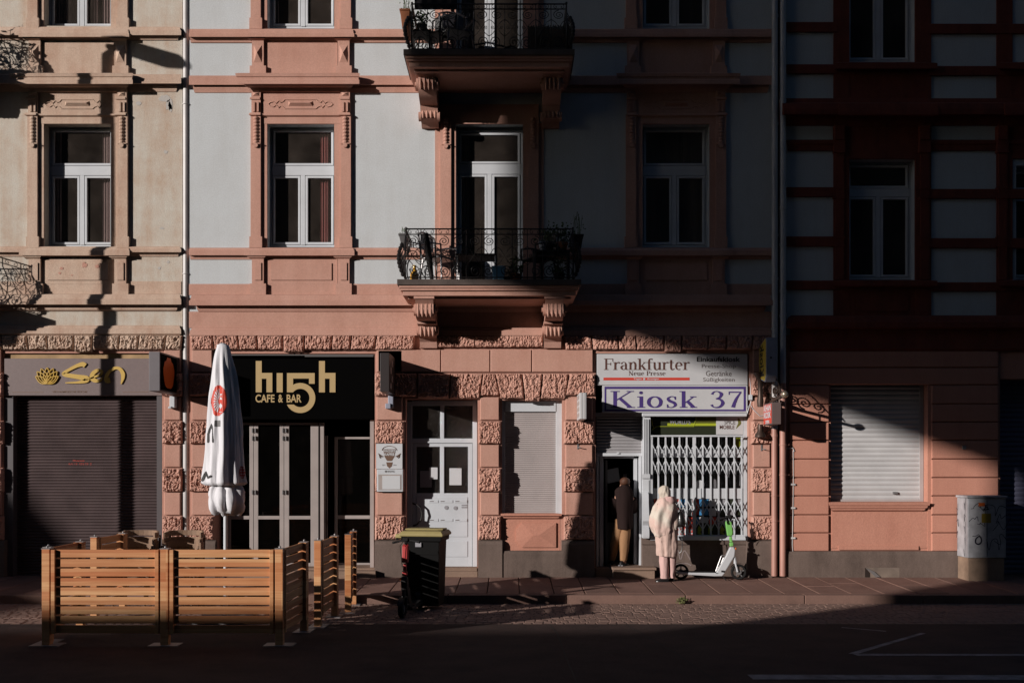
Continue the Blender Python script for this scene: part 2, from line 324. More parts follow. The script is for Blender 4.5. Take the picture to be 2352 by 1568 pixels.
# ---------------- text ----------------
def text_polys(s, bold=0.0, shear=0.0):
    cu = bpy.data.curves.new("t", 'FONT'); cu.body = s; cu.offset = bold; cu.resolution_u = 4; cu.shear = shear
    o = bpy.data.objects.new("t", cu); col.objects.link(o)
    dg = bpy.context.evaluated_depsgraph_get(); me = bpy.data.meshes.new_from_object(o.evaluated_get(dg))
    vs = [(v.co.x, v.co.y) for v in me.vertices]; fs = [tuple(p.vertices) for p in me.polygons]
    bpy.data.objects.remove(o); bpy.data.curves.remove(cu); bpy.data.meshes.remove(me)
    return vs, fs
def ribbon(pts, ws, n=10):
    # smooth polyline with varying width -> (verts, faces)
    P = [Vector((a, b)) for a, b in pts]; W = ws if isinstance(ws, (list, tuple)) else [ws] * len(P)
    if len(P) > 2:
        Q = []; WQ = []
        for i in range(len(P) - 1):
            p0 = P[max(i - 1, 0)]; p1 = P[i]; p2 = P[i + 1]; p3 = P[min(i + 2, len(P) - 1)]
            for k in range(n):
                t = k / n
                Q.append(0.5 * ((2 * p1) + (p2 - p0) * t + (2 * p0 - 5 * p1 + 4 * p2 - p3) * t * t + (3 * p1 - p0 - 3 * p2 + p3) * t ** 3)); WQ.append(W[i] * (1 - t) + W[i + 1] * t)
        Q.append(P[-1]); WQ.append(W[-1]); P, W = Q, WQ
    vs = []; fs = []
    for i, p in enumerate(P):
        d = P[min(i + 1, len(P) - 1)] - P[max(i - 1, 0)]; d = d.normalized() if d.length > 0 else Vector((1, 0))
        nn = Vector((-d.y, d.x)) * W[i] / 2; vs += [tuple(p + nn), tuple(p - nn)]
    for i in range(len(P) - 1): fs.append((2 * i, 2 * i + 1, 2 * i + 3, 2 * i + 2))
    return vs, fs
def rect(x0, y0, x1, y1): return [(x0, y0), (x1, y0), (x1, y1), (x0, y1)], [(0, 1, 2, 3)]
T = 0.15; t = 0.055; sf = 0.05
def arcp(cx, cy, rx, ry, a0, a1, k=10): return [(cx + rx * cos(radians(a0 + (a1 - a0) * i / k)), cy + ry * sin(radians(a0 + (a1 - a0) * i / k))) for i in range(k + 1)]
def arcw(k, a0, a1, th, tn): return [tn + (th - tn) * abs(cos(radians(a0 + (a1 - a0) * i / k))) for i in range(k + 1)]
def bowl(cx, cy, rx, ry, a0=0, a1=360, k=16, th=T, tn=t): return ribbon(arcp(cx, cy, rx, ry, a0, a1, k), arcw(k, a0, a1, th, tn), 2)
def stem(x, y0, y1, wd=T): return rect(x - wd / 2, y0, x + wd / 2, y1)
def ser(x, y, wd): return rect(x - wd / 2, y - sf / 2, x + wd / 2, y + sf / 2)
GL = {
 'F': (0.72, [stem(.2, 0, 1), ser(.2, .025, .36), ser(.38, .975, .72), rect(.68, .74, .74, 1), ser(.38, .52, .36), rect(.52, .40, .57, .64)]),
 'N': (0.92, [stem(.17, 0, 1, t), stem(.75, 0, 1, t), ser(.17, .025, .3), ser(.12, .975, .26), ser(.75, .975, .3), ribbon([(.14, .98), (.75, .02)], T * 1.1)]),
 'P': (0.72, [stem(.2, 0, 1), ser(.2, .025, .36), ser(.2, .975, .36), ribbon([(.2, .97), (.42, .97), (.62, .87), (.64, .73), (.6, .58), (.42, .48), (.2, .48)], [t, t, T * .8, T, T * .8, t, t], 4)]),
 'K': (0.98, [stem(.2, 0, 1), ser(.2, .02, .38), ser(.2, .98, .38), ribbon([(.84, .98), (.26, .46)], t), ser(.82, .98, .3), ribbon([(.38, .58), (.82, .02)], T), ser(.84, .02, .34)]),
 'r': (0.55, [stem(.18, 0, .68), ser(.18, .025, .34), ser(.1, .655, .2), ribbon([(.22, .42), (.3, .6), (.44, .66), (.52, .6)], [t, t, T * .7, T], 4)]),
 'a': (0.64, [stem(.46, .06, .5, T), ribbon([(.1, .52), (.2, .66), (.36, .67), (.46, .5)], [T, t, t, T], 4), ribbon([(.46, .4), (.26, .38), (.12, .28), (.12, .14), (.24, .02), (.38, .06), (.46, .16)], [t, t, T, T, t, t, t], 4), ribbon([(.46, .1), (.52, .02), (.62, .06)], [T, t, t], 3)]),
 'n': (0.72, [stem(.17, 0, .68), ser(.17, .025, .32), ser(.1, .655, .2), ribbon([(.2, .46), (.32, .64), (.46, .66), (.55, .5), (.55, .02)], [t, t, T * .8, T, T], 5), ser(.55, .025, .32)]),
 'u': (0.72, [ribbon([(.17, .66), (.17, .2), (.26, .03), (.4, .04), (.54, .22)], [T, T, T * .8, t, t], 5), stem(.55, 0, .68), ser(.1, .655, .22), ser(.48, .655, .22), ser(.6, .025, .22)]),
 'k': (0.7, [stem(.17, 0, 1), ser(.17, .025, .32), ser(.1, .975, .2), ribbon([(.58, .66), (.24, .3)], t), ser(.56, .655, .26), ribbon([(.32, .4), (.58, .02)], T), ser(.58, .025, .28)]),
 'f': (0.46, [ribbon([(.2, 0), (.2, .8), (.3, .97), (.46, .92)], [T, T, t, T], 5), ser(.2, .025, .34), ser(.2, .655, .38)]),
 't': (0.46, [ribbon([(.18, .88), (.18, .16), (.28, .02), (.44, .1)], [T, T, T * .7, t], 5), ser(.2, .655, .38)]),
 'e': (0.62, [bowl(.32, .34, .22, .32, 8, 300), rect(.12, .34, .52, .39)]),
 's': (0.52, [ribbon([(.42, .52), (.36, .65), (.22, .66), (.12, .54), (.2, .4), (.36, .3), (.42, .16), (.3, .02), (.14, .04), (.09, .18)], [t, t, t, T * .8, T, T, T * .8, t, t, t], 5), rect(.39, .48, .44, .67), rect(.07, 0, .12, .2)]),
 'i': (0.34, [stem(.17, 0, .68), ser(.17, .025, .32), ser(.1, .655, .2), bowl(.16, .9, .035, .045, 0, 360, 8, .09, .09)]),
 'o': (0.68, [bowl(.34, .34, .25, .315)]),
 '3': (0.66, [ribbon([(.12, .8), (.2, .95), (.36, .97), (.5, .84), (.44, .62), (.28, .54)], [.12, t, t, T, T * .7, t], 6), ribbon([(.28, .54), (.48, .48), (.56, .26), (.42, .04), (.2, .03), (.1, .18)], [t, T * .7, T, T * .7, t, .12], 6)]),
 '7': (0.66, [rect(.08, .9, .58, .97), rect(.06, .78, .1, .97), ribbon([(.56, .93), (.36, .5), (.24, .02)], [t, T * .8, T * 1.1], 6)]),
 ' ': (0.38, []),
}
def serif_polys(s, sp=1.0):
    vs = []; fs = []; x = 0
    for ch in s:
        wd, parts = GL[ch]
        for pv, pf in parts:
            n = len(vs); vs += [(a + x, b) for a, b in pv]; fs += [tuple(i + n for i in f) for f in pf]
        x += wd * sp
    return vs, fs
def fit(vf, U0, U1, V0, V1, y, name, mat, parent, M=None, axis='F', th=0.004):
    """stretch flat polygons into the photo rectangle U0..U1, V0..V1 lying at depth y (V0 top)."""
    vs, fs = vf
    xs = [v[0] for v in vs]; ys = [v[1] for v in vs]
    x0, x1, y0, y1 = min(xs), max(xs), min(ys), max(ys)
    a = X(U0, y); b = X(U1, y); zt = Z(V0, y); zb = Z(V1, y)
    n = len(vs); P = [(a + (v[0] - x0) / (x1 - x0) * (b - a), zb + (v[1] - y0) / (y1 - y0) * (zt - zb)) for v in vs]
    me = MB(); k = 0
    me.v = [(p[0], y, p[1]) for p in P]; me.f = []
    for f in fs:
        ar = sum(P[f[i]][0] * P[f[(i + 1) % len(f)]][1] - P[f[(i + 1) % len(f)]][0] * P[f[i]][1] for i in range(len(f)))
        me.f.append(f if ar > 0 else tuple(reversed(f)))
        me.v = me.v
    # small z-fan so that crossing strokes never share a plane
    out = MB()
    for j, f in enumerate(me.f):
        dy = -0.0004 * (j % 7) if axis == 'S' else 0
        out.add([(me.v[i][0], me.v[i][1] + dy, me.v[i][2]) for i in f], [tuple(range(len(f)))])
    return out.build(name, mat, parent)
def sheet(mb, vf, f):
    vs, fs = vf; mb.add([f(a, b) for a, b in vs], fs)

# ---------------- facade helpers ----------------
def wallgrid(U0, U1, V0, V1, holes, y, depth, name, mat, parent):
    us = sorted(set([U0, U1] + [h[0] for h in holes] + [h[1] for h in holes])); vs = sorted(set([V0, V1] + [h[2] for h in holes] + [h[3] for h in holes]))
    us = [u for u in us if U0 <= u <= U1]; vs = [v for v in vs if V0 <= v <= V1]; m = MB()
    for i in range(len(us) - 1):
        for j in range(len(vs) - 1):
            cu = (us[i] + us[i + 1]) / 2; cv = (vs[j] + vs[j + 1]) / 2
            if any(h[0] < cu < h[1] and h[2] < cv < h[3] for h in holes): continue
            a, b, c, d = X(us[i], y), X(us[i + 1], y), Z(vs[j + 1], y), Z(vs[j], y)
            m.add([(a, y, c), (b, y, c), (b, y, d), (a, y, d)], [(0, 1, 2, 3)])
    for h in holes:
        a, b, c, d = X(h[0], y), X(h[1], y), Z(h[3], y), Z(h[2], y); q = y + depth
        m.add([(a, y, c), (a, y, d), (a, q, d), (a, q, c)], [(0, 1, 2, 3)]); m.add([(b, y, c), (b, y, d), (b, q, d), (b, q, c)], [(3, 2, 1, 0)])
        m.add([(a, y, d), (b, y, d), (b, q, d), (a, q, d)], [(0, 1, 2, 3)]); m.add([(a, y, c), (b, y, c), (b, q, c), (a, q, c)], [(3, 2, 1, 0)])
    return m.build(name, mat, parent)
def rough(m, c4, yf, yb, amp=0.035, seed=0, step=0.0165):
    """rock-faced block: c4 = (U,V) top-left, top-right, bottom-right, bottom-left."""
    P = [(X(u, yf), Z(v, yf)) for u, v in c4]
    wd = max(abs(P[1][0] - P[0][0]), abs(P[2][0] - P[3][0])); ht = abs(P[0][1] - P[3][1])
    nx = max(3, int(wd / step)); nz_ = max(3, int(ht / step)); vs = []
    for j in range(nz_ + 1):
        for i in range(nx + 1):
            a = i / nx; b = j / nz_
            x = (P[3][0] * (1 - a) + P[2][0] * a) * (1 - b) + (P[0][0] * (1 - a) + P[1][0] * a) * b
            z = (P[3][1] * (1 - a) + P[2][1] * a) * (1 - b) + (P[0][1] * (1 - a) + P[1][1] * a) * b
            e = min(1, 6 * min(a * wd, (1 - a) * wd, b * ht, (1 - b) * ht) / 0.12)
            q = Vector((x * 11 + seed, seed * 3.1, z * 13)); n1 = noise.noise(q); n2 = 1 - abs(noise.noise(Vector((x * 24, seed * 2 + 5, z * 15 + n1 * 1.5)))) * 2; n3 = noise.noise(Vector((x * 60, seed, z * 60)))
            n4 = 1 - abs(noise.noise(Vector((x * 17 + n1, seed * 1.3 + 11, z * 30)))) * 2
            h = amp * e * (0.5 + 0.5 * n1 + 0.75 * max(n2, 0) ** 3 + 0.55 * max(n4, 0) ** 4 + 0.16 * n3)
            jx = 0.006 * noise.noise(Vector((x * 30, z * 30, seed + 9))) if e < 1 else 0
            vs.append((x + jx, yf - h, z + jx))
    base = len(vs); W_ = nx + 1
    fs = [(j * W_ + i, j * W_ + i + 1, (j + 1) * W_ + i + 1, (j + 1) * W_ + i) for j in range(nz_) for i in range(nx)]
    ring = [i for i in range(nx + 1)] + [j * W_ + nx for j in range(1, nz_ + 1)] + [nz_ * W_ + i for i in range(nx - 1, -1, -1)] + [j * W_ for j in range(nz_ - 1, 0, -1)]
    back = [(vs[k][0], yb, vs[k][2]) for k in ring]; vs2 = vs + back; R = len(ring)
    fs += [(ring[k], base + k, base + (k + 1) % R, ring[(k + 1) % R]) for k in range(R)]
    m.add(vs2, fs)
def smoothblock(m, U0, U1, V0, V1, yf, yb):
    # draughted block with a small chamfer
    a = 1.4; pts = []
    x0, x1, z0, z1 = X(U0, yf), X(U1, yf), Z(V1, yf), Z(V0, yf); c = 0.012
    v = [(x0, yf + c, z0), (x1, yf + c, z0), (x1, yf + c, z1), (x0, yf + c, z1), (x0 + c, yf, z0 + c), (x1 - c, yf, z0 + c), (x1 - c, yf, z1 - c), (x0 + c, yf, z1 - c),
         (x0, yb, z0), (x1, yb, z0), (x1, yb, z1), (x0, yb, z1)]
    m.add(v, [(4, 5, 6, 7), (0, 1, 5, 4), (1, 2, 6, 5), (2, 3, 7, 6), (3, 0, 4, 7), (0, 8, 9, 1), (1, 9, 10, 2), (2, 10, 11, 3), (3, 11, 8, 0)])
def pier(parent, U0, U1, rows, mat, rin=4, yS=-0.05, yR=-0.06, seed=1, plinth=True, plU=None, plmat=None):
    m = MB(); k = 0
    for V0, V1, kind in rows:
        k += 1
        if kind == 'R': rough(m, [(U0, V0), (U1, V0), (U1, V1), (U0, V1)], yR, 0.01, 0.04, seed + k * 1.7)
        else: smoothblock(m, U0 + rin, U1 - rin, V0 + 0.8, V1 - 0.8, yS, 0.01)
    o = m.build('rusticated_pier', mat, parent)
    if plinth:
        a, b = plU or (U0 - 1, U1 + 3); p = MB()
        p.profile(a, b, [(1240, -0.05), (1243, -0.09), (1250, -0.11), (1326, -0.11)], 0.01, taper=False)
        p.build('plinth_block', plmat or PLINTH, o)
    return o
def window(parent, U0, U1, V0, V1, Vt0, Vt1, y=0.2, tilt=False, curt=None, deep=1.5):
    """frame with a transom pane between V0 and Vt0 and two casements below Vt1."""
    f = MB(); yb = y + 0.07; c = (U0 + U1) / 2
    def ring(m, a, b, v0, v1, wdt, yf, yk):
        m.bx(a, a + wdt, v0, v1, yf, yk); m.bx(b - wdt, b, v0, v1, yf, yk); m.bx(a + wdt, b - wdt, v0, v0 + wdt, yf, yk); m.bx(a + wdt, b - wdt, v1 - wdt, v1, yf, yk)
    ring(f, U0, U1, V0, V1, 5, y, yb)
    if Vt0 is not None: f.bx(U0 + 5, U1 - 5, Vt0, Vt1, y - 0.01, yb)
    else: Vt1 = V0 + 5
    f.bx(c - 5, c + 5, Vt1, V1 - 5, y - 0.015, yb)
    o = f.build('window', FRAME, parent, bevel=0.004)
    g = MB(); sh = MB(); panes = []
    if Vt0 is not None: panes.append((U0 + 6.2, U1 - 6.2, V0 + 6.2, Vt0 - 1))
    panes += [(U0 + 6.2, c - 6, Vt1 + 1, V1 - 6.2), (c + 6, U1 - 6.2, Vt1 + 1, V1 - 6.2)]
    for (a, b, v0, v1) in panes:
        s1 = MB(); ring(s1, a, b, v0, v1, 5, y - 0.012, y + 0.05); s1.build('sash', FRAME, o, bevel=0.004)
        s2 = MB(); s2.bx(a + 5, b - 5, v0 + 5, v1 - 5, y + 0.02, y + 0.026); s2.build('pane', GLASS, o)
    if curt:
        cm = MB()
        for (a, b, wv) in curt[1]:
            n = max(6, int((b - a) / 1.2)); vt = V0 + 2; pts = []
            rows_ = 2
            for j in range(2):
                for i in range(n + 1):
                    u = a + (b - a) * i / n; yy = y + 0.11 + wv * sin(i * 1.3) + 0.01 * sin(i * 0.37)
                    pts.append((X(u, yy), yy, Z(V0 if j == 0 else V1 + 10, yy)))
            cm.add(pts, [(i, i + 1, n + 2 + i, n + 1 + i) for i in range(n)])
        cm.build('curtain', curt[0], o, smooth=60)
    return o
def room(parent, U0, U1, V0, V1, y0, y1, mat=None):
    x0, x1, z0, z1 = X(U0 - 3, y0), X(U1 + 3, y0), Z(V1 + 3, y0), Z(V0 - 3, y0); m = MB()
    v = [(x0, y0, z0), (x1, y0, z0), (x1, y0, z1), (x0, y0, z1), (x0, y1, z0), (x1, y1, z0), (x1, y1, z1), (x0, y1, z1)]
    m.add(v, [(4, 5, 6, 7), (0, 1, 5, 4), (1, 2, 6, 5), (2, 3, 7, 6), (3, 0, 4, 7)])
    return m.build('interior', mat or DARK, parent)
def shutter(parent, U0, U1, V0, V1, y, pitch, mat, name='roller_shutter', depth=0.012):
    m = MB(); x0, x1 = X(U0, y), X(U1, y); zt, zb = Z(V0, y), Z(V1, y); n = int(round((zt - zb) / pitch)); pts = []
    p = (zt - zb) / n
    for i in range(n):
        z = zt - i * p
        for fr, dy in ((0.0, 0.008), (0.08, 0.0), (0.5, -depth), (0.9, -depth * 0.2), (0.96, 0.008)): pts.append((y + dy, z - fr * p))
    pts.append((y + 0.008, zb))
    vs = [(x0, a, b) for a, b in pts] + [(x1, a, b) for a, b in pts]; k = len(pts)
    m.add(vs, [(i, i + 1, k + i + 1, k + i) for i in range(k - 1)])
    m.f = [tuple(reversed(f)) if False else f for f in m.f]
    return m.build(name, mat, parent)
def scroll(cx, cy, r, turns, a0, sgn=1, n=26, r1=0.12):
    return [(cx + r * (1 - (1 - r1) * i / n) * cos(radians(a0) + sgn * 2 * pi * turns * i / n), cy + r * (1 - (1 - r1) * i / n) * sin(radians(a0) + sgn * 2 * pi * turns * i / n)) for i in range(n + 1)]

def crumple(m, c, amp, seed=0, fx=9, fz=2.4):
    for i, (x, y, z) in enumerate(m.v):
        dx, dy = x - c[0], y - c[1]; L = math.hypot(dx, dy) or 1
        q = noise.noise(Vector((x * fx + seed, y * fx, z * fz))); q2 = 1 - 2 * abs(noise.noise(Vector((x * fx * 1.6, y * fx * 1.6 + seed, z * fz * 1.3 + 3)))); q3 = noise.noise(Vector((x * 26, y * 26, z * 14 + seed)))
        h = amp * (q + .7 * q2 + .25 * q3 - .35); m.v[i] = (x + dx / L * h, y + dy / L * h, z)
    return m
def dense(rings, k=5):
    out = []
    for i in range(len(rings) - 1):
        for j in range(k): out.append([tuple(a[n] * (1 - j / k) + b[n] * j / k for n in range(3)) for a, b in zip(rings[i], rings[i + 1])])
    out.append(rings[-1]); return out
def uw(U, y): return CU + (U - CU) * S(y) / S(0)
# ================= ground =================
def xstrip(m, x0, x1, ys, n=1):
    for i in range(len(ys) - 1):
        a, b = ys[i], ys[i + 1]
        m.add([(x0, b, gz(b)), (x1, b, gz(b)), (x1, a, gz(a)), (x0, a, gz(a))], [(0, 1, 2, 3)])
rd = MB(); rd.add([(-90, -110, -0.2), (90, -110, -0.2), (90, -26, -0.2), (-90, -26, -0.2)], [(0, 1, 2, 3)])
rd.add([(-90, -26, -0.2), (90, -26, -0.2), (90, -18, -0.09), (-90, -18, -0.09)], [(0, 1, 2, 3)])
xstrip(rd, -90, 90, [RY, -4.8, -5.3, -5.9, -6.5, -6.51, -18])
meta(rd.build('road', ASPH), kind='structure')
# flagstone sidewalk, two rows of slabs
m1 = MB(); m2 = MB(); x = -16.0; k = 0
base = MB(); base.add([(-90, KY + .15, gz(KY) - .02), (90, KY + .15, gz(KY) - .02), (90, 0.6, 0.0), (-90, 0.6, 0.0)], [(0, 1, 2, 3)])
swk = base.build('sidewalk', plain("sidewalk_joint_sand", (0.11, 0.07, 0.055), 0.95)); meta(swk, kind='structure')
while x < 16:
    wd = 0.52 + 0.03 * sin(k * 2.3)
    split = [KY + 0.16, KY + 0.16 + 1.0 + 0.25 * sin(k * 1.7), 0.3] if k % 3 else [KY + 0.16, 0.3]
    for i in range(len(split) - 1):
        a, b = split[i] + 0.006, split[i + 1] - 0.006; mm = m1 if random.random() < 0.62 else m2
        dz = random.uniform(-0.003, 0.004); x0, x1 = x + 0.007, x + wd - 0.007; c = 0.008
        za, zb = gz(a) + 0.012 + dz, gz(b) + 0.012 + dz
        mm.add([(x0, a, za - c), (x1, a, za - c), (x1, b, zb - c), (x0, b, zb - c), (x0 + c, a + c, za), (x1 - c, a + c, za), (x1 - c, b - c, zb), (x0 + c, b - c, zb),
                (x0, a, za - .05), (x1, a, za - .05), (x1, b, zb - .05), (x0, b, zb - .05)],
               [(4, 5, 6, 7), (0, 1, 5, 4), (1, 2, 6, 5), (2, 3, 7, 6), (3, 0, 4, 7), (8, 9, 1, 0), (9, 10, 2, 1), (10, 11, 3, 2), (11, 8, 0, 3)])
    x += wd; k += 1
m1.build('flagstones', STONEP, swk); m2.build('dark_flagstones', STONEP2, swk)
kb = MB(); x = -18.0 + 0.35
while x < 18:
    kb.box(x + .005, x + 1.845, KY, KY + 0.155, -0.3, gz(KY + .07) + 0.012); x += 1.85
meta(kb.build('kerb', STONEP2, None, bevel=0.012), kind='structure')
cb = MB(); rr = random.Random(3); y = KY - 0.012; row = 0
while y > RY:
    d = rr.uniform(0.115, 0.14); x = -13 - rr.random() * .1
    while x < 13:
        wd = rr.uniform(0.10, 0.17); zt = gz(y - d / 2) + rr.uniform(-.002, .005); c = rr.uniform(.006, .02)
        dx = 0.02 * sin(x * 2.1 + row)
        a0, a1, b0, b1 = x + .0015, x + wd - .0015, y - d + .0015 + dx * .3, y - .0015 + dx * .3
        cb.add([(a0, b0, zt - .011), (a1, b0, zt - .011), (a1, b1, zt - .011), (a0, b1, zt - .011), (a0 + c, b0 + c, zt), (a1 - c, b0 + c, zt), (a1 - c, b1 - c, zt), (a0 + c, b1 - c, zt)],
               [(4, 5, 6, 7), (0, 1, 5, 4), (1, 2, 6, 5), (2, 3, 7, 6), (3, 0, 4, 7)])
        x += wd
    y -= d; row += 1
cs = MB(); cs.add([(-90, RY, gz(RY) - .004), (90, RY, gz(RY) - .004), (90, KY + .05, gz(KY - .02) - .006), (-90, KY + .05, gz(KY - .02) - .006)], [(0, 1, 2, 3)])
cso = cs.build('parking_strip', MATS["sidewalk_joint_sand"]); meta(cso, kind='structure')
cb.build('granite_setts', COBM, cso, smooth=30)
def mark(pts, label):
    m = MB(); q = [G(u, v) for u, v in pts]; m.add([(a, b, c + 0.004) for a, b, c in q], [tuple(range(len(q)))])
    o = m.build('road_marking', MARK); meta(o, label, 'road marking', kind='structure')
mark([(1958, 1501), (2600, 1502), (2600, 1506), (1970, 1505.5)], 'thin white line across the asphalt at the right')
mark([(2115, 1453), (2127, 1454), (1972, 1500.5), (1948, 1500.5)], 'slanting white line joining the thin line on the asphalt')
mark([(1932, 1441), (1934, 1440), (2036, 1448.5), (2034, 1450)], 'short faint white line on the asphalt near the setts')
mark([(1716, 1549), (2700, 1551), (2700, 1562), (1730, 1560)], 'broad white line along the bottom right of the road')

TAR = plain("tar_seam", (0.012, 0.01, 0.01), .8)
for k_, pts_ in enumerate((((1262, 1434), (1280, 1455), (1297, 1500), (1330, 1580)), ((1437, 1434), (1480, 1458), (1545, 1495), (1640, 1560)), ((1300, 1500), (1545, 1496)), ((1000, 1470), (1290, 1462)))):
    vf_ = ribbon([G(u, v)[:2] for u, v in pts_], .018, 8); m = MB(); m.add([(a, b, gz(b) + .003) for a, b in vf_[0]], vf_[1]); meta(m.build('road_seam', TAR), kind='structure')
# ================= houses =================
h1 = empty('apartment_house', (-9, 0, 0), label='cream weathered apartment house with peeling paint above the shuttered restaurant', cat='house')
h2 = empty('apartment_house', (-1, 0, 0), label='pink and white apartment house with two iron balconies above the black cafe and the kiosk', cat='house')
h3 = empty('apartment_house', (6, 0, 0), label='shadowed salmon house with dark red bands and a white roller shutter at the right', cat='house')
for h in (h1, h2, h3): h.location = (0, 0, 0)
TOPV = -330
cA, cD, cC, cL, cR = 690.5, 1124.0, 1553.0, 177.5, 2027.0
def hole(c, v0, v1, hw=77): return (c - hw, c + hw, v0, v1)
# --- house 2 walls
wallgrid(433, 1776, TOPV, 770, [hole(cA, 284, 569), hole(cA, -230, 67.5), hole(cD, 284, 655), hole(cD, -230, 150), hole(cC, 284, 569), hole(cC, -230, 67.5)], 0, 0.34, 'stucco_wall', WHITE, h2)
wallgrid(433, 1776, 770, 1328, [(493, 861, 812, 1328), (932, 1097, 916, 1328), (1153, 1291, 919, 1181), (1368, 1720, 811, 1328)], 0, 0.4, 'ground_floor_wall', PINK2, h2)
tr = MB(); a, b = 434, 1775
for a_, b_ in ((a, uw(1034, -.1)), (uw(1214, -.1), b)): tr.profile(a_, b_, [(67, -.02), (67.5, -.07), (70, -.085), (76, -.09), (77, -.105), (85, -.105), (86, -.05), (90, -.04), (92, -.03), (98, -.02)], taper=False)
tr.profile(a, b, [(174, -.07), (175, -.085), (195, -.085), (196, -.03), (203, -.03), (207, -.02), (213, -.012)])
for a_, b_ in ((a, uw(1034, -.1)), (uw(1214, -.1), b)): tr.profile(a_, b_, [(569, -.02), (570, -.06), (574, -.075), (575, -.085), (586, -.085), (587, -.03), (590, -.025), (596, -.01)], taper=False)
tr.profile(a, b, [(652, -.012), (677.5, -.012)])
tr.profile(a, b, [(676, -.02), (677, -.12), (684, -.13), (689, -.14), (690, -.155), (701, -.155), (702, -.06), (709, -.05), (711, -.045), (715, -.03), (716, -.016)])
tr.profile(a, b, [(715.5, -.013), (753, -.013)])
tr.profile(a, b, [(752, -.02), (753, -.045), (757, -.05), (758, -.065), (764, -.07), (770, -.08)])
tr.build('cornice', PINK, h2, smooth=20)
def surround(parent, c, mat, lower=True, wide=0, rich=True):
    m = MB()
    def bo(o0, o1, v0, v1, y, yb=.02): m.bx(c + o0, c + o1, v0, v1, y, yb)
    def prof(o0, o1, p): m.profile(uw(c + o0, min(q[1] for q in p)), uw(c + o1, min(q[1] for q in p)), p)
    dv = 0 if lower else -502
    top = 262 if lower else -230
    for sg in (-1, 1):
        lo, hi = (92, 115 + wide)
        q = sorted((sg * lo, sg * hi)); j = sorted((sg * 77, sg * 93))
        bo(j[0], j[1], top, 568.5 + dv, -.016)
        bo(q[0], q[1], top, 544 + dv, -.06); bo(q[0] - 3, q[1] + 3, 543 + dv, 568.5 + dv, -.078)
        # pedestal under the sill
        p = sorted((sg * 85, sg * 112)); pe = sorted((sg * 80, sg * 117))
        if lower:
            prof(pe[0] - 2, pe[1] + 2, [(587.5, -.10), (590, -.10), (592, -.08), (595, -.06)])
            bo(p[0], p[1], 594, 653, -.06); bo(p[0] + 6, p[1] - 6, 603, 643, -.078); bo(pe[0], pe[1], 651, 678, -.075)
        else:
            prof(pe[0] - 2, pe[1] + 2, [(86, -.10), (88.5, -.10), (91, -.08), (94, -.06)])
            bo(p[0], p[1], 93, 152, -.06); bo(pe[0], pe[1], 151, 169, -.078)
            # little stone pyramid
            x0, x1 = X(c + p[0] + 4, -.06), X(c + p[1] - 4, -.06); z0, z1 = Z(144, -.06), Z(104, -.06)
            m.add([(x0, -.06, z0), (x1, -.06, z0), (x1, -.06, z1), (x0, -.06, z1), ((x0 + x1) / 2, -.12, (z0 + z1) / 2)], [(0, 1, 4), (1, 2, 4), (2, 3, 4), (3, 0, 4)])
    if lower:
        bo(-84, 84, 595, 652.5, -.014); bo(-69, 71, 604, 643, -.032)
        # sill breaking forward, head, frieze and hood
        prof(-126, 126, [(568.5, -.03), (569.5, -.10), (574, -.115), (575, -.125), (586.5, -.125), (587.5, -.06)])
        bo(-93, 93, 268, 284.4, -.02); prof(-94, 94, [(261.5, -.045), (262, -.055), (265, -.055), (268, -.03)])
        bo(-92, 92, 212, 262, -.03)
        # strapwork ornament with a raised bar
        x0, x1 = X(c - 28, -.03), X(c + 28, -.03); z0, z1 = Z(244, -.03), Z(233, -.03); d = (z1 - z0) / 2
        m.add([(x0, -.032, z0), (x1, -.032, z0), (x1, -.032, z1), (x0, -.032, z1), (x0 + d, -.075, z0 + d), (x1 - d, -.075, z0 + d)], [(0, 1, 5, 4), (1, 2, 5), (2, 3, 4, 5), (3, 0, 4)])
        fr = [(-36, 229), (36, 229), (40, 234), (46, 236), (50, 232), (56, 238), (62, 234), (70, 236), (74, 240), (70, 244), (62, 246), (56, 242), (50, 248), (46, 244), (40, 246), (36, 250), (-36, 250), (-40, 246), (-46, 244), (-50, 248), (-56, 242), (-62, 246), (-70, 244), (-74, 240), (-70, 236), (-62, 234), (-56, 238), (-50, 232), (-46, 236), (-40, 234), (-36, 229)]
        m.tube([(X(c + u, -.03), -.032, Z(v, -.03)) for u, v in fr], .011, 5)
        for sg in (-1, 1):
            q = sorted((sg * 92, sg * 113)); cc = sg * 102.5
            bo(q[0], q[1], 203, 262.5, -.062); prof(q[0] - 3, q[1] + 3, [(259, -.075), (261, -.09), (264, -.095), (267, -.065)])
            prof(q[0] - 1, q[1] + 1, [(223, -.07), (225, -.08), (228, -.08), (229, -.07)])
            xx0, xx1 = X(c + cc - 8, -.062), X(c + cc + 8, -.062); zz0, zz1 = Z(221, -.062), Z(212, -.062)
            m.add([(xx0, -.062, zz0), (xx1, -.062, zz0), (xx1, -.062, zz1), (xx0, -.062, zz1), ((xx0 + xx1) / 2, -.1, (zz0 + zz1) / 2)], [(0, 1, 4), (1, 2, 4), (2, 3, 4), (3, 0, 4)])
            for du in (-5, 4): m.bx(c + cc + du - 2, c + cc + du + 2, 234, 256, -.085, -.05)
            z = Z(268, -.06); r = 0.052
            for i in range(8): m.ell((X(c + cc, -.06), -.058, z - .03 - i * 0.06), 0.05, 0.045, 0.036, 10, 6)
            m.bx(c + cc - 10, c + cc + 10, 328, 330.5, -.085, -.05); m.disc((X(c + cc, -.06), -.075, Z(334.5, -.06)), (0, 1, 0), .04, .04, 12)
        prof(-141, 141, [(168, -.21), (168.6, -.26), (176, -.25), (178, -.235), (183, -.235), (184, -.25), (193, -.25), (194, -.14), (198, -.12), (202, -.08), (211, -.06), (213, -.03)])
    else:
        bo(-84, 84, 98, 168.5, -.016)
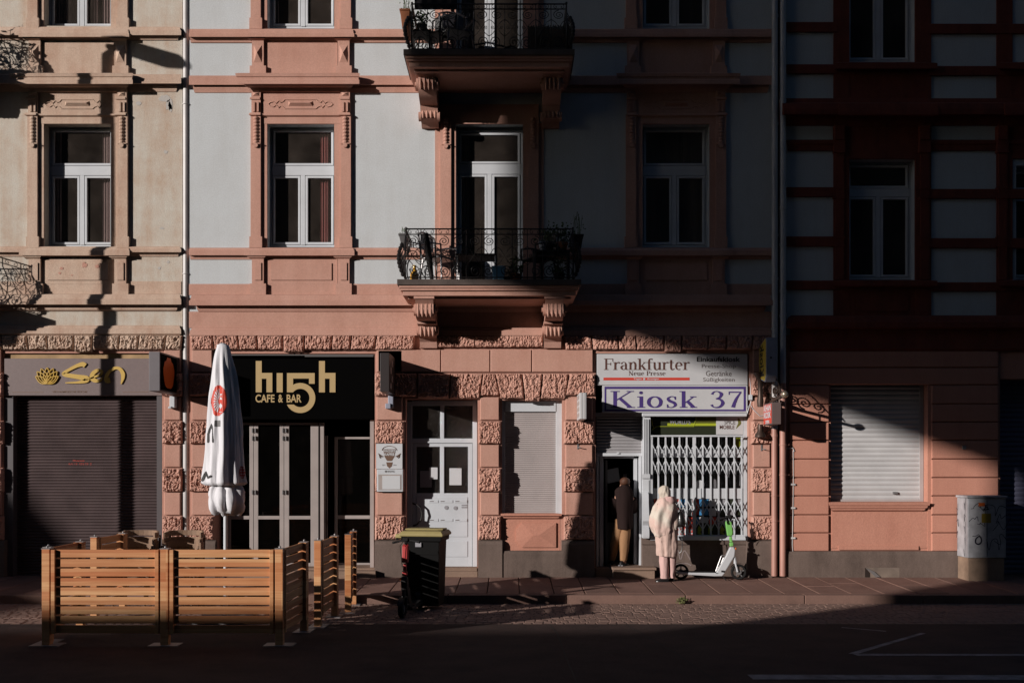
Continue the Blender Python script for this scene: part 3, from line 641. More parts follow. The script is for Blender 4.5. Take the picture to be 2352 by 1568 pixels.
        prof(-126, 126, [(66.5, -.03), (67.5, -.11), (71, -.12), (76, -.125), (77, -.14), (85, -.14), (86, -.06)])
    return m.build('window_surround', mat, parent, smooth=25)
surround(h2, cA, PINK); surround(h2, cA, PINK, False); surround(h2, cC, PINK); surround(h2, cC, PINK, False)
def fu(c, hw=77): return (uw(c - hw, .2), uw(c + hw, .2))
def fullwin(h, c, floor, curt=None, hw=77):
    u0, u1 = fu(c, hw)
    if floor == 0: window(h, u0, u1, 291.5, 567.5, 381, 403, .2, curt=curt); room(h, c - hw, c + hw, 284, 569, .345, 2.2)
    else: window(h, u0, u1, -222, 66, -115, -95, .2, curt=curt); room(h, c - hw, c + hw, -230, 67.5, .345, 2.2)
fullwin(h2, cA, 0, (CURTP, [(736, 757, .02)])); fullwin(h2, cA, 1, (CURT, [(628, 640, .015)]))
BLIND = plain("grey_green_blind", (0.20, 0.22, 0.22), 0.7)
fullwin(h2, cC, 0, (BLIND, [(1480, 1622, .004)])); fullwin(h2, cC, 1)
fullwin(h1, cL, 0, (CURT, [(116, 142, .02), (236, 254, .015)])); fullwin(h1, cL, 1, (CURT, [(120, 165, .03), (200, 225, .03), (236, 262, .03)]))
# balcony doors of house 2
for lowr in (True, False):
    dv = 0 if lowr else -505
    m = MB()
    for sg in (-1, 1):
        j = sorted((sg * 77, sg * 90)); q = sorted((sg * 88, sg * 113)); o_ = sorted((sg * 111, sg * 125))
        m.bx(cD + j[0], cD + j[1], 284 + dv, 655 + dv, -.016, .02); m.bx(cD + q[0], cD + q[1], 240 + dv, 655 + dv, -.06, .02); m.bx(cD + o_[0], cD + o_[1], 284 + dv, 655 + dv, -.018, .02)
        for i in range(8): m.ell((X(cD + sg * 100, -.06), -.058, Z(270 + dv, -.06) - .03 - i * .06), .045, .045, .036, 10, 6)
        m.bx(cD + sg * 100 - 10, cD + sg * 100 + 10, 330 + dv, 332.5 + dv, -.085, -.05); m.disc((X(cD + sg * 100, -.06), -.075, Z(336.5 + dv, -.06)), (0, 1, 0), .04, .04, 12)
    m.bx(cD - 90, cD + 90, 240 + dv, 284.5 + dv, -.02, .02)
    m.build('door_surround', PINK, h2, smooth=25)
    u0, u1 = fu(cD); f = MB(); V0, V1 = 299 + dv, 660 + dv; y = .2
    o = window(h2, u0, u1, V0, V1, 377 + dv, 400 + dv, y, curt=(CURT, [(1062, 1078, .02)])); o.name = 'balcony_door'; o.data.name = 'balcony_door'
    if lowr: room(h2, cD - 77, cD + 77, 284 + dv, 655 + dv, .345, 2.2)
    else: room(h2, cD - 77, cD + 77, 284 + dv, 655 + dv, .345, 2.2)

# --- balconies
def belly(t): return 0.11 * sin(pi * min(max(t, 0) / 0.84, 1.0)) if t < .84 else 0.0
def railing(parent, x0, x1, yf, z0, h):
    m = MB(); r = .0075
    def place(seg, u, t):
        o = belly(t); z = z0 + t * h
        if seg == 'F': return (x0 + u, yf - o, z)
        if seg == 'L': return (x0 - o, yf + u, z)
        return (x1 + o, yf + u, z)
    for seg, L, n in (('F', x1 - x0, max(4, round((x1 - x0) / .255))), ('L', -yf - .02, 4), ('R', -yf - .02, 4)):
        cw = L / n; P = lambda pts: [place(seg, u, t) for u, t in pts]
        for t, rr in ((.055, .011), (.895, .010), (1.0, .013)):
            m.tube(P([(0, t), (L, t)]), rr, 5)
        for i in range(n + 1):
            big = i in (0, n) and seg == 'F'
            m.tube(P([(i * cw, t / 12) for t in range(13)]), .014 if big else r, 5)
        for i in range(n):
            u = i * cw; c = u + cw / 2
            m.tube(P([(a, b / h) for a, b in scroll(u + cw * .3, .945 * h, .04, 1.1, 90, 1, 12)]), .005, 4)
            m.tube(P([(a, b / h) for a, b in scroll(u + cw * .72, .945 * h, .04, 1.1, 90, -1, 12)]), .005, 4)
            sg = 1 if i % 2 else -1
            m.tube(P([(a, b / h) for a, b in scroll(c, .755 * h, .095, 2.0, 90, sg, 26)]), .0075, 4)
            m.tube(P([(a, b / h) for a, b in scroll(c - .02 * sg, .17 * h, .10, 2.0, -90, -sg, 26)]), .0075, 4)
            m.tube(P([(u, .28), (u + cw * .25, .34), (c, .46), (u + cw * .75, .34), (u + cw, .28)]), .006, 4)
            m.tube(P([(u, .64), (u + cw * .25, .58), (c, .46), (u + cw * .75, .58), (u + cw, .64)]), .006, 4)
            for sg2 in (-1, 1):
                m.tube(P([(a, b / h) for a, b in scroll(c + sg2 * cw * .27, .46 * h, .035, 1.4, 0 if sg2 < 0 else 180, sg2, 14)]), .005, 4)
    for xs in (x0, x1):    # cast foliage on the bulging corners
        for k in range(9):
            t = .12 + k * .07; m.ell((xs + (belly(t) if xs == x1 else -belly(t)), yf - belly(t) + .02, z0 + t * h), .035, .035, .045, 6, 4)
        m.tube([(xs, yf, z0 + h), (xs, yf, z0 + h + .03)], .02, 6)
    return m.build('railing', IRON, parent)
def balcony(house, xc, hw, zt, h, kind='lower', bh=1.09, p=1.1):
    m = MB(); m.box(xc - hw, xc + hw, -p, 0.01, zt - .095, zt)
    sl = m.build('balcony', SLAB, house, bevel=.006)
    f = MB(); za = zt - .095
    for (in_, z0, z1) in ((.03, za - .045, za), (.05, za - .085, za - .045), (.085, za - .165, za - .085)):
        f.box(xc - hw + in_, xc + hw - in_, -p + in_, 0.012, z0 - .001 * in_, z1 - .002)
    f.box(xc - hw + .16, xc + hw - .16, -p + .2, .013, za - .20, za - .163)
    f.build('moulded_underside', PINK, sl, bevel=.006)
    zb = za - .165
    for sg in (-1, 1):
        c = xc + sg * bh; b = MB(); w_ = .15
        if kind == 'lower': pf = [(.02, 0), (-.98, 0), (-.98, -.05), (-.93, -.09), (-.90, -.12), (-.915, -.2), (-.90, -.28), (-.84, -.325), (-.74, -.345), (-.6, -.35), (-.47, -.35), (-.45, -.40), (-.40, -.42), (-.39, -.50), (-.355, -.56), (-.29, -.59), (-.2, -.6), (-.12, -.66), (-.08, -.76), (.02, -.76)]
        else: pf = [(.02, 0), (-.85, 0), (-.85, -.05), (-.8, -.1), (-.80, -.2), (-.74, -.38), (-.62, -.5), (-.5, -.56), (-.38, -.60), (-.33, -.72), (-.33, -.80), (-.28, -.9), (-.22, -.93), (-.14, -.96), (-.08, -1.04), (.02, -1.04)]
        pts = [(a, zb + d) for a, d in pf]; n = len(pts)
        vs = [(c - w_, a, d) for a, d in pts] + [(c + w_, a, d) for a, d in pts]
        b.add(vs, [tuple(reversed(range(n))), tuple(range(n, 2 * n))] + [(i, (i + 1) % n, (i + 1) % n + n, i + n) for i in range(n)])
        if kind != 'lower':
            b = MB(); pts = [(q1, zb + (q2 - zb) * .64) for q1, q2 in pts]; vs = [(c - w_, a, d) for a, d in pts] + [(c + w_, a, d) for a, d in pts]
            b.add(vs, [tuple(reversed(range(n))), tuple(range(n, 2 * n))] + [(i, (i + 1) % n, (i + 1) % n + n, i + n) for i in range(n)])
        for du in (-.105, -.035, .035, .105):
            if kind == 'lower': b.ell((c + du, -.895, zb - .22), .024, .03, .12, 8, 6); b.ell((c + du, -.385, zb - .5), .024, .03, .1, 8, 6)
            else: b.ell((c + du, -.775, zb - .15), .024, .05, .12, 8, 6); b.ell((c + du, -.32, zb - .52), .026, .03, .07, 8, 6)
        b.box(c - w_ - .02, c + w_ + .02, -1.0 if kind == 'lower' else -.87, .015, zb - .045, zb - .002)
        for sd_ in (-1, 1):
            b.disc((c + sd_ * (w_ + .01), (-.78 if kind == 'lower' else -.68), zb - (.2 if kind == 'lower' else .14)), (1, 0, 0), .1, .05, 14); b.disc((c + sd_ * (w_ + .03), (-.78 if kind == 'lower' else -.68), zb - (.2 if kind == 'lower' else .14)), (1, 0, 0), .04, .06, 8)
            b.disc((c + sd_ * (w_ + .01), -.26, zb - (.48 if kind == 'lower' else .54)), (1, 0, 0), .08, .05, 14)
        if kind == 'lower': b.box(c - w_ - .015, c + w_ + .015, -.5, .015, zb - .395, zb - .352)
        b.build('bracket', PINK, sl, smooth=30)
    railing(sl, xc - hw + .13, xc + hw - .13, -p + .13, zt, h)
    return sl
xb = (1123.5 - CU) / S(-1.1)
ZL = Z(641, -1.1); ZU = Z(117, -1.1)
balcony(h2, xb, 423 / S(-1.1) / 2, ZL, .86, 'lower'); balcony(h2, xb, 392 / S(-1.1) / 2, ZU, .80, 'upper', bh=1.06, p=1.17)
balcony(h1, -11.05, 1.5, ZL - .08, .86, 'lower'); balcony(h1, -11.02, 1.5, ZU + .1, .80, 'upper')

# --- rough band over the shops
def band(parent, U0, U1, joints, mat, v0=770, v1=800, key=(), seed=0):
    m = MB(); us = [U0] + joints + [U1]
    for i in range(len(us) - 1):
        k = i in key; vb = v1 + (7.5 if k else (2.5 if abs(i - (key[0] if key else 99)) < 5 and key else 0))
        sk = (us[i] + us[i + 1]) / 2 - (sum(us[j] + us[j + 1] for j in key) / len(key) / 2 if key else 9e9)
        s1 = max(-4, min(4, -(us[i] - (us[key[0]] + us[key[0] + 1]) / 2) * .03)) if key else 0; s2 = max(-4, min(4, -(us[i + 1] - (us[key[0]] + us[key[0] + 1]) / 2) * .03)) if key else 0
        rough(m, [(us[i] + 1.3, v0 + .5), (us[i + 1] - 1.3, v0 + .5), (us[i + 1] - 1.3 + s2, vb), (us[i] + 1.3 + s1, vb)], -.06, .01, .035, seed + i)
    return m.build('rustic_band', mat, parent)
band(h2, 436, 955, [488, 546, 590, 650, 700, 764, 808, 865], PINK, key=(4,), seed=3)
band(h2, 996, 1248, [], PINK, seed=21, v1=797); band(h2, 1295, 1776, [1358, 1418, 1460, 1525, 1566, 1628, 1670, 1730], PINK, key=(4,), seed=33)
band(h1, -60, 420, [2, 62, 108, 170, 213, 275, 320, 382], OCHTR, key=(4,), seed=51)
# --- lintel zone over door and narrow window
m = MB()
for a, b in ((868, 1012), (1013.5, 1125), (1126.5, 1221), (1222.5, 1362)): smoothblock(m, a, b, 803, 854, -.05, .01)
m.build('lintel_blocks', PINK, h2)
m = MB()
vo = [(905, 905, 958, 963, 912), (960, 1035, 1032, 962, 915), (1037.5, 1108, 1101, 1034.5, 915), (1110.5, 1135.5, 1147.5, 1104, 908), (1138, 1197, 1204, 1150, 915), (1200, 1245.5, 1239.5, 1206.5, 921), (1248.5, 1306, 1298.5, 1242.5, 915)]
for i, (tl, trr, br, bl, vb) in enumerate([(905, 957, 957, 905, 910), (960, 1034, 1031, 960, 914), (1037, 1108, 1101, 1034, 915), (1110.5, 1136, 1148, 1103.5, 908), (1138.5, 1197.5, 1204, 1150.5, 915), (1200.5, 1245, 1239, 1207, 921), (1248, 1306, 1298, 1242, 915), (1308, 1366, 1366, 1300, 907)]):
    rough(m, [(tl, 858), (trr, 858), (br, vb), (bl, vb)], -.06, .01, .04, 70 + i)
m.build('voussoirs', PINK, h2)
ROWS = [(911, 965, 'S'), (967, 1018.5, 'R'), (1020.5, 1073, 'S'), (1075, 1128, 'R'), (1130, 1183, 'S'), (1185, 1238.5, 'R')]
TOP = [(803, 855, 'S'), (857, 909, 'R')]
pier(h2, 436, 491, TOP + ROWS, PINK, seed=5); pier(h2, 861, 928, TOP + ROWS, PINK, seed=15); pier(h2, 1099, 1150.5, ROWS, PINK, seed=25)
pier(h2, 1295, 1365, ROWS, PINK, seed=35, plU=(1290, 1366)); pier(h2, 1726, 1773, TOP + ROWS, PINK, seed=45, plU=(1716, 1774))
pier(h1, 373, 418, TOP + ROWS, PINK, seed=55); pier(h1, -60, 6, TOP + ROWS, PINK, seed=65)

# --- house 1
wallgrid(-420, 419, TOPV, 770, [hole(cL, 284, 566), hole(cL, -230, 60)], 0, .34, 'stucco_wall', OCHRE, h1)
wallgrid(-420, 419, 770, 1328, [(8, 372, 811, 1328)], 0, .4, 'ground_floor_wall', PINK2, h1)
surround(h1, cL, OCHTR); surround(h1, cL, OCHTR, False)
tr = MB(); a, b = -420, 416
tr.profile(a, b, [(62, -.02), (62.5, -.07), (70, -.09), (71, -.105), (81, -.105), (82, -.05), (92, -.02)])
tr.profile(a, b, [(171, -.12), (172, -.14), (192, -.14), (193, -.05), (203, -.03), (211, -.012)])
tr.profile(a, b, [(566, -.02), (567, -.07), (571, -.08), (572, -.095), (579, -.095), (580, -.04), (589, -.012)])
tr.profile(a, b, [(675, -.02), (676, -.12), (686, -.14), (687, -.155), (699, -.155), (700, -.06), (708, -.05), (711, -.045), (714, -.02)])
tr.profile(a, b, [(747, -.02), (748, -.045), (754, -.06), (755, -.075), (766, -.085), (770, -.05)])
tr.profile(a, b, [(646, -.01), (675.5, -.01)])
tr.build('cornice', OCHTR, h1, smooth=20)
# flaked paint patches: real thin flakes of missing render
fl = MB(); rr = random.Random(5)
BAREP = plain("bare_grey_plaster", (0.50, 0.46, 0.43), .95, bump=.4)
def flake(u, v, ru, rv, y=-.0035, mt=None):
    n = 11; pts = [(u + ru * cos(2 * pi * i / n) * rr.uniform(.55, 1.15), v + rv * sin(2 * pi * i / n) * rr.uniform(.55, 1.15)) for i in range(n)]
    q_ = MB(); q_.pr(pts, y, .002); q_.build('bare_plaster_patch', mt or BAREP, h1)
for u, v, ru, rv in ((378, 226, 14, 9), (387, 243, 8, 12), (392, 250, 5, 9), (381, 349, 7, 4), (374, 132, 7, 9), (322, 136, 6, 4), (392, 240, 6, 14), (318, 238, 7, 5), (372, 524, 6, 3), (386, 602, 5, 4), (366, 616, 4, 5)): flake(u, v, ru, rv)

fl = MB()
for u, v, ru, rv in ((194, 609, 7, 7), (141, 616, 5, 4), (223, 612, 6, 5), (137, 627, 4, 3), (165, 632, 3, 2)): flake(u, v, ru, rv, -.036, PINK2)


# --- house 3
wallgrid(1806, 2700, TOPV, 770, [hole(cR, 365, 645, 76), hole(cR, -200, 146, 76), (2334, 2470, 380, 645)], 0, .34, 'stucco_wall', WHITE, h3)
wallgrid(1806, 2700, 770, 1328, [(1908, 2131, 866, 1152), (2297, 2450, 870, 1328)], 0, .4, 'ground_floor_wall', SALMON, h3)
tr = MB()
for (v0, v1) in ((51, 74), (148, 170), (430, 452), (543, 566), (644, 665)):
    tr.profile(1806, uw(1921, -.04), [(v0, -.03), (v0 + 1, -.045), (v1 - 1, -.045), (v1, -.03)]); tr.profile(uw(2127, -.04), 2700, [(v0 + 4, -.03), (v0 + 5, -.045), (v1 + 3, -.045), (v1 + 4, -.03)])
tr.profile(1800, 2700, [(226, -.05), (236, -.07), (238, -.22), (250, -.26), (262, -.26), (266, -.10), (288, -.03)], taper=False)
for a, b in ((1806, uw(1921, -.1)), (uw(2127, -.1), 2700)):
    tr.profile(a, b, [(321, -.02), (322, -.06), (330, -.06), (333, -.04), (346, -.03)])
tr.profile(1806, 2700, [(724, -.02), (728, -.10), (740, -.15), (752, -.15), (756, -.06), (775, -.05), (800, -.07), (806, -.04)])
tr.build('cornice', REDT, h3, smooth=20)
m = MB()
for c in (cR, 2402):
    for sg in (-1, 1):
        q = sorted((sg * 76, sg * 112))
        m.bx(c + q[0], c + q[1], TOPV, 724, -.03, .02); q2 = sorted((sg * 88, sg * 108)); m.bx(c + q2[0], c + q2[1], 350, 642, -.06, .0); m.bx(c + q2[0] - 3, c + q2[1] + 3, 320, 350, -.09, .0); m.bx(c + q2[0] - 1, c + q2[1] + 1, 288, 320, -.12, .0)
    for (v0, v1) in ((452, 456), (430, 434), (543, 547), (562, 566)):
        for sg in (-1, 1):
            q = sorted((sg * 85, sg * 112)); m.bx(c + q[0], c + q[1], v0, v1, -.07, .0)
    m.profile(uw(c - 112, -.30), uw(c + 112, -.30), [(236, -.05), (238, -.26), (250, -.30), (264, -.30), (268, -.12), (290, -.05)], taper=False)
    m.profile(uw(c - 118, -.15), uw(c + 118, -.15), [(643, -.03), (645, -.15), (656, -.15), (660, -.05)])
    m.profile(uw(c - 118, -.15), uw(c + 118, -.15), [(143, -.03), (145, -.15), (158, -.15), (162, -.05)])
    m.bx(c - 77, c + 77, 290, 364.5, -.03, .02); m.bx(c - 77, c + 77, 660, 724, -.02, .02); m.bx(c - 77, c + 77, 162, 237, -.02, .02)
    m.bx(c - 60, c + 60, 672, 714, -.035, .0)
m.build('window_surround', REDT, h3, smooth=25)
u0, u1 = fu(cR, 76)
window(h3, u0, u1, 373, 642, 433, 452, .2); room(h3, cR - 76, cR + 76, 365, 645, .345, 2.2)
window(h3, u0, u1, -195, 144, -110, -90, .2); room(h3, cR - 76, cR + 76, -200, 146, .345, 2.2)
window(h3, uw(2336, .2), uw(2468, .2), 388, 642, 437, 456, .2); room(h3, 2334, 2470, 380, 645, .345, 2.2)
Q = [(885, 927), (928.5, 968), (970, 1010), (1012, 1053), (1055, 1095.5), (1097.5, 1137.5), (1139.5, 1181), (1183, 1222.5), (1224.5, 1265)]
m = MB()
for v0, v1 in Q: smoothblock(m, 1813, 1904.5, v0, v1, -.045, .01); smoothblock(m, 2140, 2294, v0, v1, -.045, .01)
for v0, v1 in ((806, 843), (845, 883)): smoothblock(m, 1813, 2294, v0, v1, -.045, .01)
m.build('quoin_blocks', SALMON, h3, bevel=.008)
m = MB(); m.profile(1806, 2296, [(1264.5, -.03), (1266, -.10), (1274, -.11), (1328, -.11)], .01, taper=False); m.build('plinth', PLINTH, h3)
m = MB(); m.profile(1903, 2137, [(1152, -.05), (1153, -.13), (1160, -.12), (1161, -.10), (1166, -.09), (1167, -.07), (1171, -.06), (1174, -.02)]); m.bx(1911, 2131, 1173, 1258, -.012, .01); m.bx(1926, 2110, 1253, 1262, -.035, .01)
m.bx(2131, 2140, 884, 1265, -.02, .01)
m.build('window_sill', SALMON, h3, smooth=20)
ys = .2
sh = shutter(h3, 1900, uw(2131, ys), 862, 1148, ys, .087, SHUTW); m = MB(); m.bx(2113, 2121, 862, 1146, ys - .03, ys + .04); m.bx(1900, 2121, 1146, 1152, ys - .03, ys + .04); m.build('shutter_rail', SHUTL, sh)
m = MB(); m.bx(2052, 2062, 1129, 1134, ys - .05, ys); m.build('shutter_lock', GREYP, sh)
shutter(h3, 2290, uw(2450, .3), 870, 1330, .3, .087, plain("blue_grey_shutter", (0.16, 0.16, 0.24), .5), 'door_shutter')
m = MB(); m.bx(1987, 2066, 1303, 1326, -.112, .0); g = m.build('cellar_window_pane', plain("dusty_cellar_pane", (0.21, 0.16, 0.13), .7, var=.3), h3)
m = MB(); m.pr([(1987, 1303), (1987, 1325), (1998, 1325), (1998, 1315)], -.118, -.113); m.build('broken_corner', DARK, g)
m = MB(); m.pr([(1989, 1303.5), (2008, 1312), (2022, 1324), (2012, 1325), (2002, 1316)], -.135, -.114); m.build('torn_foil', METAL, g)
# --- downpipes
def pipe(parent, U, y, r, v0, v1, mat, rings=(), brk=()):
    m = MB(); m.tube([(X(U, y), y, Z(v0, y)), (X(U, y), y, Z(v1, y))], r, 14)
    for v in rings: m.tube([(X(U, y), y, Z(v - 3, y)), (X(U, y), y, Z(v + 3, y))], r + .008, 14)
    for v in brk: m.tube([(X(U, y), y, Z(v - 1, y)), (X(U, y), y, Z(v + 1, y))], r + .012, 14); m.tube([(X(U, y), y, Z(v, y)), (X(U, y) + r + .06, y + .02, Z(v, y))], .01, 5)
    return m.build('downpipe', mat, parent, smooth=50)
pipe(h2, 427, .01, .05, TOPV, 930, PIPE, (), (240, 873 / 2 + 436, 629))
pipe(h2, 427, .01, .05, 930, 1322, PIPE, (934,), (1080,))
pipe(h2, 1779.5, -.12, .052, TOPV, 985, PIPE, (38, 285, 540, 640), ()); pipe(h2, 1778.5, -.12, .05, 985, 1322, PIPER, (1000,), (1138, 1196))
pipe(h3, 1798, -.12, .052, TOPV, 880, PIPE, (232, 478, 562, 668, 725), ()); pipe(h3, 1798, -.12, .055, 880, 1322, PIPER, (908,), (1021, 1090))
m = MB(); m.tube([(X(u, -.06), -.06, Z(v, -.06)) for u, v in ((1804, 1029), (1812, 1030), (1821, 1028), (1824, 1036))], .009, 6); m.tube([(X(u, -.06), -.055, Z(v, -.06)) for u, v in ((1822, 1034), (1822.5, 1100), (1821.5, 1180), (1820, 1250), (1822, 1275), (1826, 1322))], .006, 5)
for v in (1112, 1166, 1235): m.bx(1817, 1827, v - 2, v + 2, -.075, -.045)
m.build('wall_cable', PIPE, h3)
# shop fittings of house 1
ys = .18
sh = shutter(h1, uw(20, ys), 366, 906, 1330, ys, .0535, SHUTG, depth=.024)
RAILG = plain("grey_rail", (0.10, 0.085, 0.09), .5)
m = MB(); m.bx(360, 372.5, 905, 1330, .0, .3); m.build('shutter_rail', RAILG, sh); m = MB(); m.bx(8, 30, 905, 1330, .02, .3); m.build('shutter_rail', RAILG, sh)
fit(text_polys("Öffnungszeiten"), 167, 194, 1055, 1060, ys - .018, 'opening_hours_heading', RED, sh); fit(text_polys("Mo-Fr. 11.30 - 15.00 & 17.30 - 22"), 158, 210, 1063, 1068, ys - .018, 'opening_hours', RED, sh)
room(h1, 8, 372, 811, 906, .3, .5)
m = MB(); m.bx(8, 372, 811, 905, .05, .09); m.build('signboard_backing', plain("tan_board", (0.45, 0.29, 0.15), .8, var=.3), h1)
m = MB(); m.bx(8, 373, 1326, 1331, -.02, .5); m.build('threshold', STEPM, h1)
# --- roofs, back and sides, so the houses are solid
for h, u0, u1, mt, sp in ((h1, -420, 419, OCHRE, 0), (h2, 433, 1776, WHITE, 0), (h3, 1806, 2700, WHITE, 0)):
    x0, x1, zt = X(u0), X(u1), Z(TOPV); m = MB()
    v = [(x0, 0, zt), (x1, 0, zt), (x1, 11, zt), (x0, 11, zt), (x0, 11, -.3), (x1, 11, -.3), (x0, 0, -.3), (x1, 0, -.3), (x0, 5.5, zt + 4), (x1, 5.5, zt + 4)]
    m.add(v, [(3, 2, 5, 4), (0, 3, 4, 6), (1, 7, 5, 2)]); m.build('side_wall', mt, h)
    m = MB(); m.add([(x0 , -.35, zt), (x1, -.35, zt), (x1, 5.5, zt + 4.5), (x0, 5.5, zt + 4.5), (x1, 11.3, zt), (x0, 11.3, zt)], [(0, 1, 2, 3), (3, 2, 4, 5), (0, 3, 5), (1, 4, 2), (0, 5, 4, 1)]); m.build('roof', plain("slate_roof", (0.06, 0.06, 0.065), .7), h)
for h, x0, x1, mt in ((h1, X(419), X(433), OCHTR), (h3, X(1776), X(1806), PLINTH)):
    m = MB(); m.box(x0, x1, .11, 1, -.3, Z(TOPV)); m.box(x0 - .03, x0 - .004, .002, .2, -.3, Z(TOPV)); m.box(x1 + .004, x1 + .03, .002, .2, -.3, Z(TOPV)); m.build('party_wall_joint', mt, h)
# ================= cafe front (house 2) =================
ys = .3
def stile(m, U0, U1, V0, V1, y=.3, d=.05): m.bx(U0, U1, V0, V1, y, y + d)
room(h2, 493, 861, 812, 1328, .42, 3.5)
def leaf(parent, U0, U1, wl, wr, V0=970, V1=1304, y=.3, mid=(1184, 1192), glass=DGLASS):
    m = MB(); stile(m, U0, U0 + wl, V0, V1, y); stile(m, U1 - wr, U1, V0, V1, y); m.bx(U0 + wl, U1 - wr, V0, V0 + 5, y, y + .05); m.bx(U0 + wl, U1 - wr, V1 - 12, V1, y, y + .05)
    if mid: m.bx(U0 + wl, U1 - wr, mid[0], mid[1], y, y + .05)
    o = m.build('door_leaf', GREYFR, parent, bevel=.004)
    g = MB(); g.bx(U0 + wl, U1 - wr, V0 + 5, V1 - 12, y + .02, y + .026); g.build('pane', glass, o)
    return o
l1 = leaf(h2, 520, 582, 10, 9); l2 = leaf(h2, 583, 652, 10, 9.5); l3 = leaf(h2, 653, 744, 11, 30.5)
m = MB(); m.bx(731, 732.5, 970, 1304, .285, .3); m.build('seal', BLACKL, l3)
m = MB()
for v in (988, 1006, 1130, 1270):
    for u in (579, 586, 649, 656): m.bx(u - 1.2, u + 1.2, v - 5, v + 5, .27, .3)
m.build('hinge', METAL, l2)
d1 = leaf(h2, 768, 852, 7, 2, 1003, 1304, .55, (1183, 1191)); 
m = MB(); m.tube([(X(771, .46), .46, Z(1140, .46)), (X(771, .46), .46, Z(1205, .46))], .012, 8); m.tube([(X(771, .46), .46, Z(1152, .46)), (X(771, .56), .56, Z(1152, .56))], .01, 6); m.tube([(X(771, .46), .46, Z(1192, .46)), (X(771, .56), .56, Z(1192, .56))], .01, 6); m.build('handle', METAL, d1)
m = MB(); m.bx(850, 858.5, 964, 1307, .1, .4); m.build('door_jamb', GREYFR, h2)
m = MB(); m.bx(493, 861, 1304, 1331, -.03, .8); m.bx(560, 862, 1311, 1331, -.22, -.031); m.build('threshold_step', STEPM, h2)
m = MB(); m.bx(745, 748, 1000, 1304, .5, .55); m.bx(751, 752.5, 1000, 1304, .62, .66); m.build('inner_door_edge', GREYFR, h2)
m = MB()
for k in range(4): m.bx(672 + k * 9, 674 + k * 9, 1245 + 3 * k, 1300, 1.3, 1.34); m.bx(610, 635, 1240, 1243, 1.0, 1.5); m.bx(676, 700, 1202, 1250, 1.5, 1.52)
m.build('cafe_furniture', GREYP, h2)
# cafe sign
s = empty('cafe_sign', (X(697, .0), 0, Z(890)), label='black cafe fascia sign with large tan lettering', cat='sign'); s.location = (0, 0, 0)
m = MB(); m.bx(494, 858, 823, 963, .02, .25); m.build('panel', BLACKP, s, bevel=.01)
m = MB(); m.bx(494, 858, 813, 816, .03, .1); m.bx(700, 857, 817, 819, .0, .05); m.build('top_rail', GREYP, s)
A = lambda x: 453.25 + .1405 * x
B_ = lambda y: 784 + .1405 * y
L = MB(); yf, yb = .005, .022
def pz(pts): L = MB(); L.pr([(A(a), B_(b)) for a, b in pts], yf, yb); L.build('large_letter', TANL, s)
for ox in (0, 1033):
    pz([(955 + ox, 318), (1052 + ox, 318), (1052 + ox, 513), (1225 + ox, 513), (1225 + ox, 830), (1130 + ox, 830), (1130 + ox, 607), (1052 + ox, 607), (1052 + ox, 830), (955 + ox, 830)])
pz([(1297, 515), (1395, 515), (1395, 830), (1297, 830)])
five = [(1465, 515), (1918, 515), (1918, 690), (1825, 690), (1825, 605), (1565, 605), (1565, 712)]
cxx, cyy, ro, ri = 1683, 922, 245, 150
five += [(cxx + ro * cos(radians(a)), cyy + ro * sin(radians(a))) for a in range(-118, 152, 6)] + [(1465, 1030), (1580, 1030)]
five += [(cxx + ri * cos(radians(a)), cyy + ri * sin(radians(a))) for a in range(132, -140, -6)] + [(1565, 830), (1465, 830)]
pz(five)
for wd, a, b in (("CAFE", 950, 1262), ("&", 1322, 1398), ("BAR", 1460, 1703)): fit(text_polys(wd, .022), A(a), A(b), B_(865), B_(995), .012, 'small_letters', TANL, s)
# ================= white house door =================
room(h2, 932, 1097, 916, 1304, .42, 2.2)
yd = .24
f = MB(); f.bx(934, 946, 922, 1304, yd - .02, yd + .08); f.bx(1085.5, 1096, 918, 1304, yd - .02, yd + .08); f.bx(946, 1085.5, 920, 931, yd - .02, yd + .08); f.bx(946, 1085.5, 1006.5, 1017, yd - .02, yd + .08); f.bx(1011, 1020, 931, 1006.5, yd - .01, yd + .07)
dr = f.build('house_door', DOORW, h2, bevel=.005)
f = MB(); f.bx(947, 956, 1018, 1303, yd, yd + .05); f.bx(1075, 1084.5, 1018, 1303, yd, yd + .05); f.bx(1010.5, 1020, 1018, 1133, yd, yd + .05); f.bx(956, 1010.5, 1018, 1025.5, yd, yd + .05); f.bx(1020, 1075, 1018, 1025.5, yd, yd + .05)
f.bx(956, 1075, 1132, 1303, yd + .004, yd + .05)
for v0, v1 in ((1143, 1144), (1230, 1231), (1242, 1243), (1277, 1278)): pass
f.build('door_leaf', DOORW, dr, bevel=.004)
g = MB(); g.bx(957.5, 1074, 1141, 1232, yd - .008, yd + .02); g.bx(1020, 1074, 1242, 1278, yd - .008, yd + .02); g.bx(957.5, 1010, 1242, 1278, yd - .008, yd + .02); g.build('door_panels', DOORW, dr, bevel=.003)
g = MB()
for a, b, c, d in ((947, 1010.5, 931, 1006), (1020, 1085, 931, 1006), (956, 1010.5, 1025.5, 1132), (1020, 1075, 1025.5, 1132)): g.bx(a, b, c, d, yd + .025, yd + .03)
ORN = glassmat("ornamental_door_glass", (0.35, 0.32, 0.3), 0.035, 0.1)
nt_ = ORN.node_tree; gls = [q for q in nt_.nodes if q.type == 'BSDF_GLOSSY'][0]; vv = nt_.nodes.new("ShaderNodeTexVoronoi"); vv.inputs["Scale"].default_value = 35; bb = nt_.nodes.new("ShaderNodeBump"); bb.inputs["Strength"].default_value = 1; bb.inputs["Distance"].default_value = .02
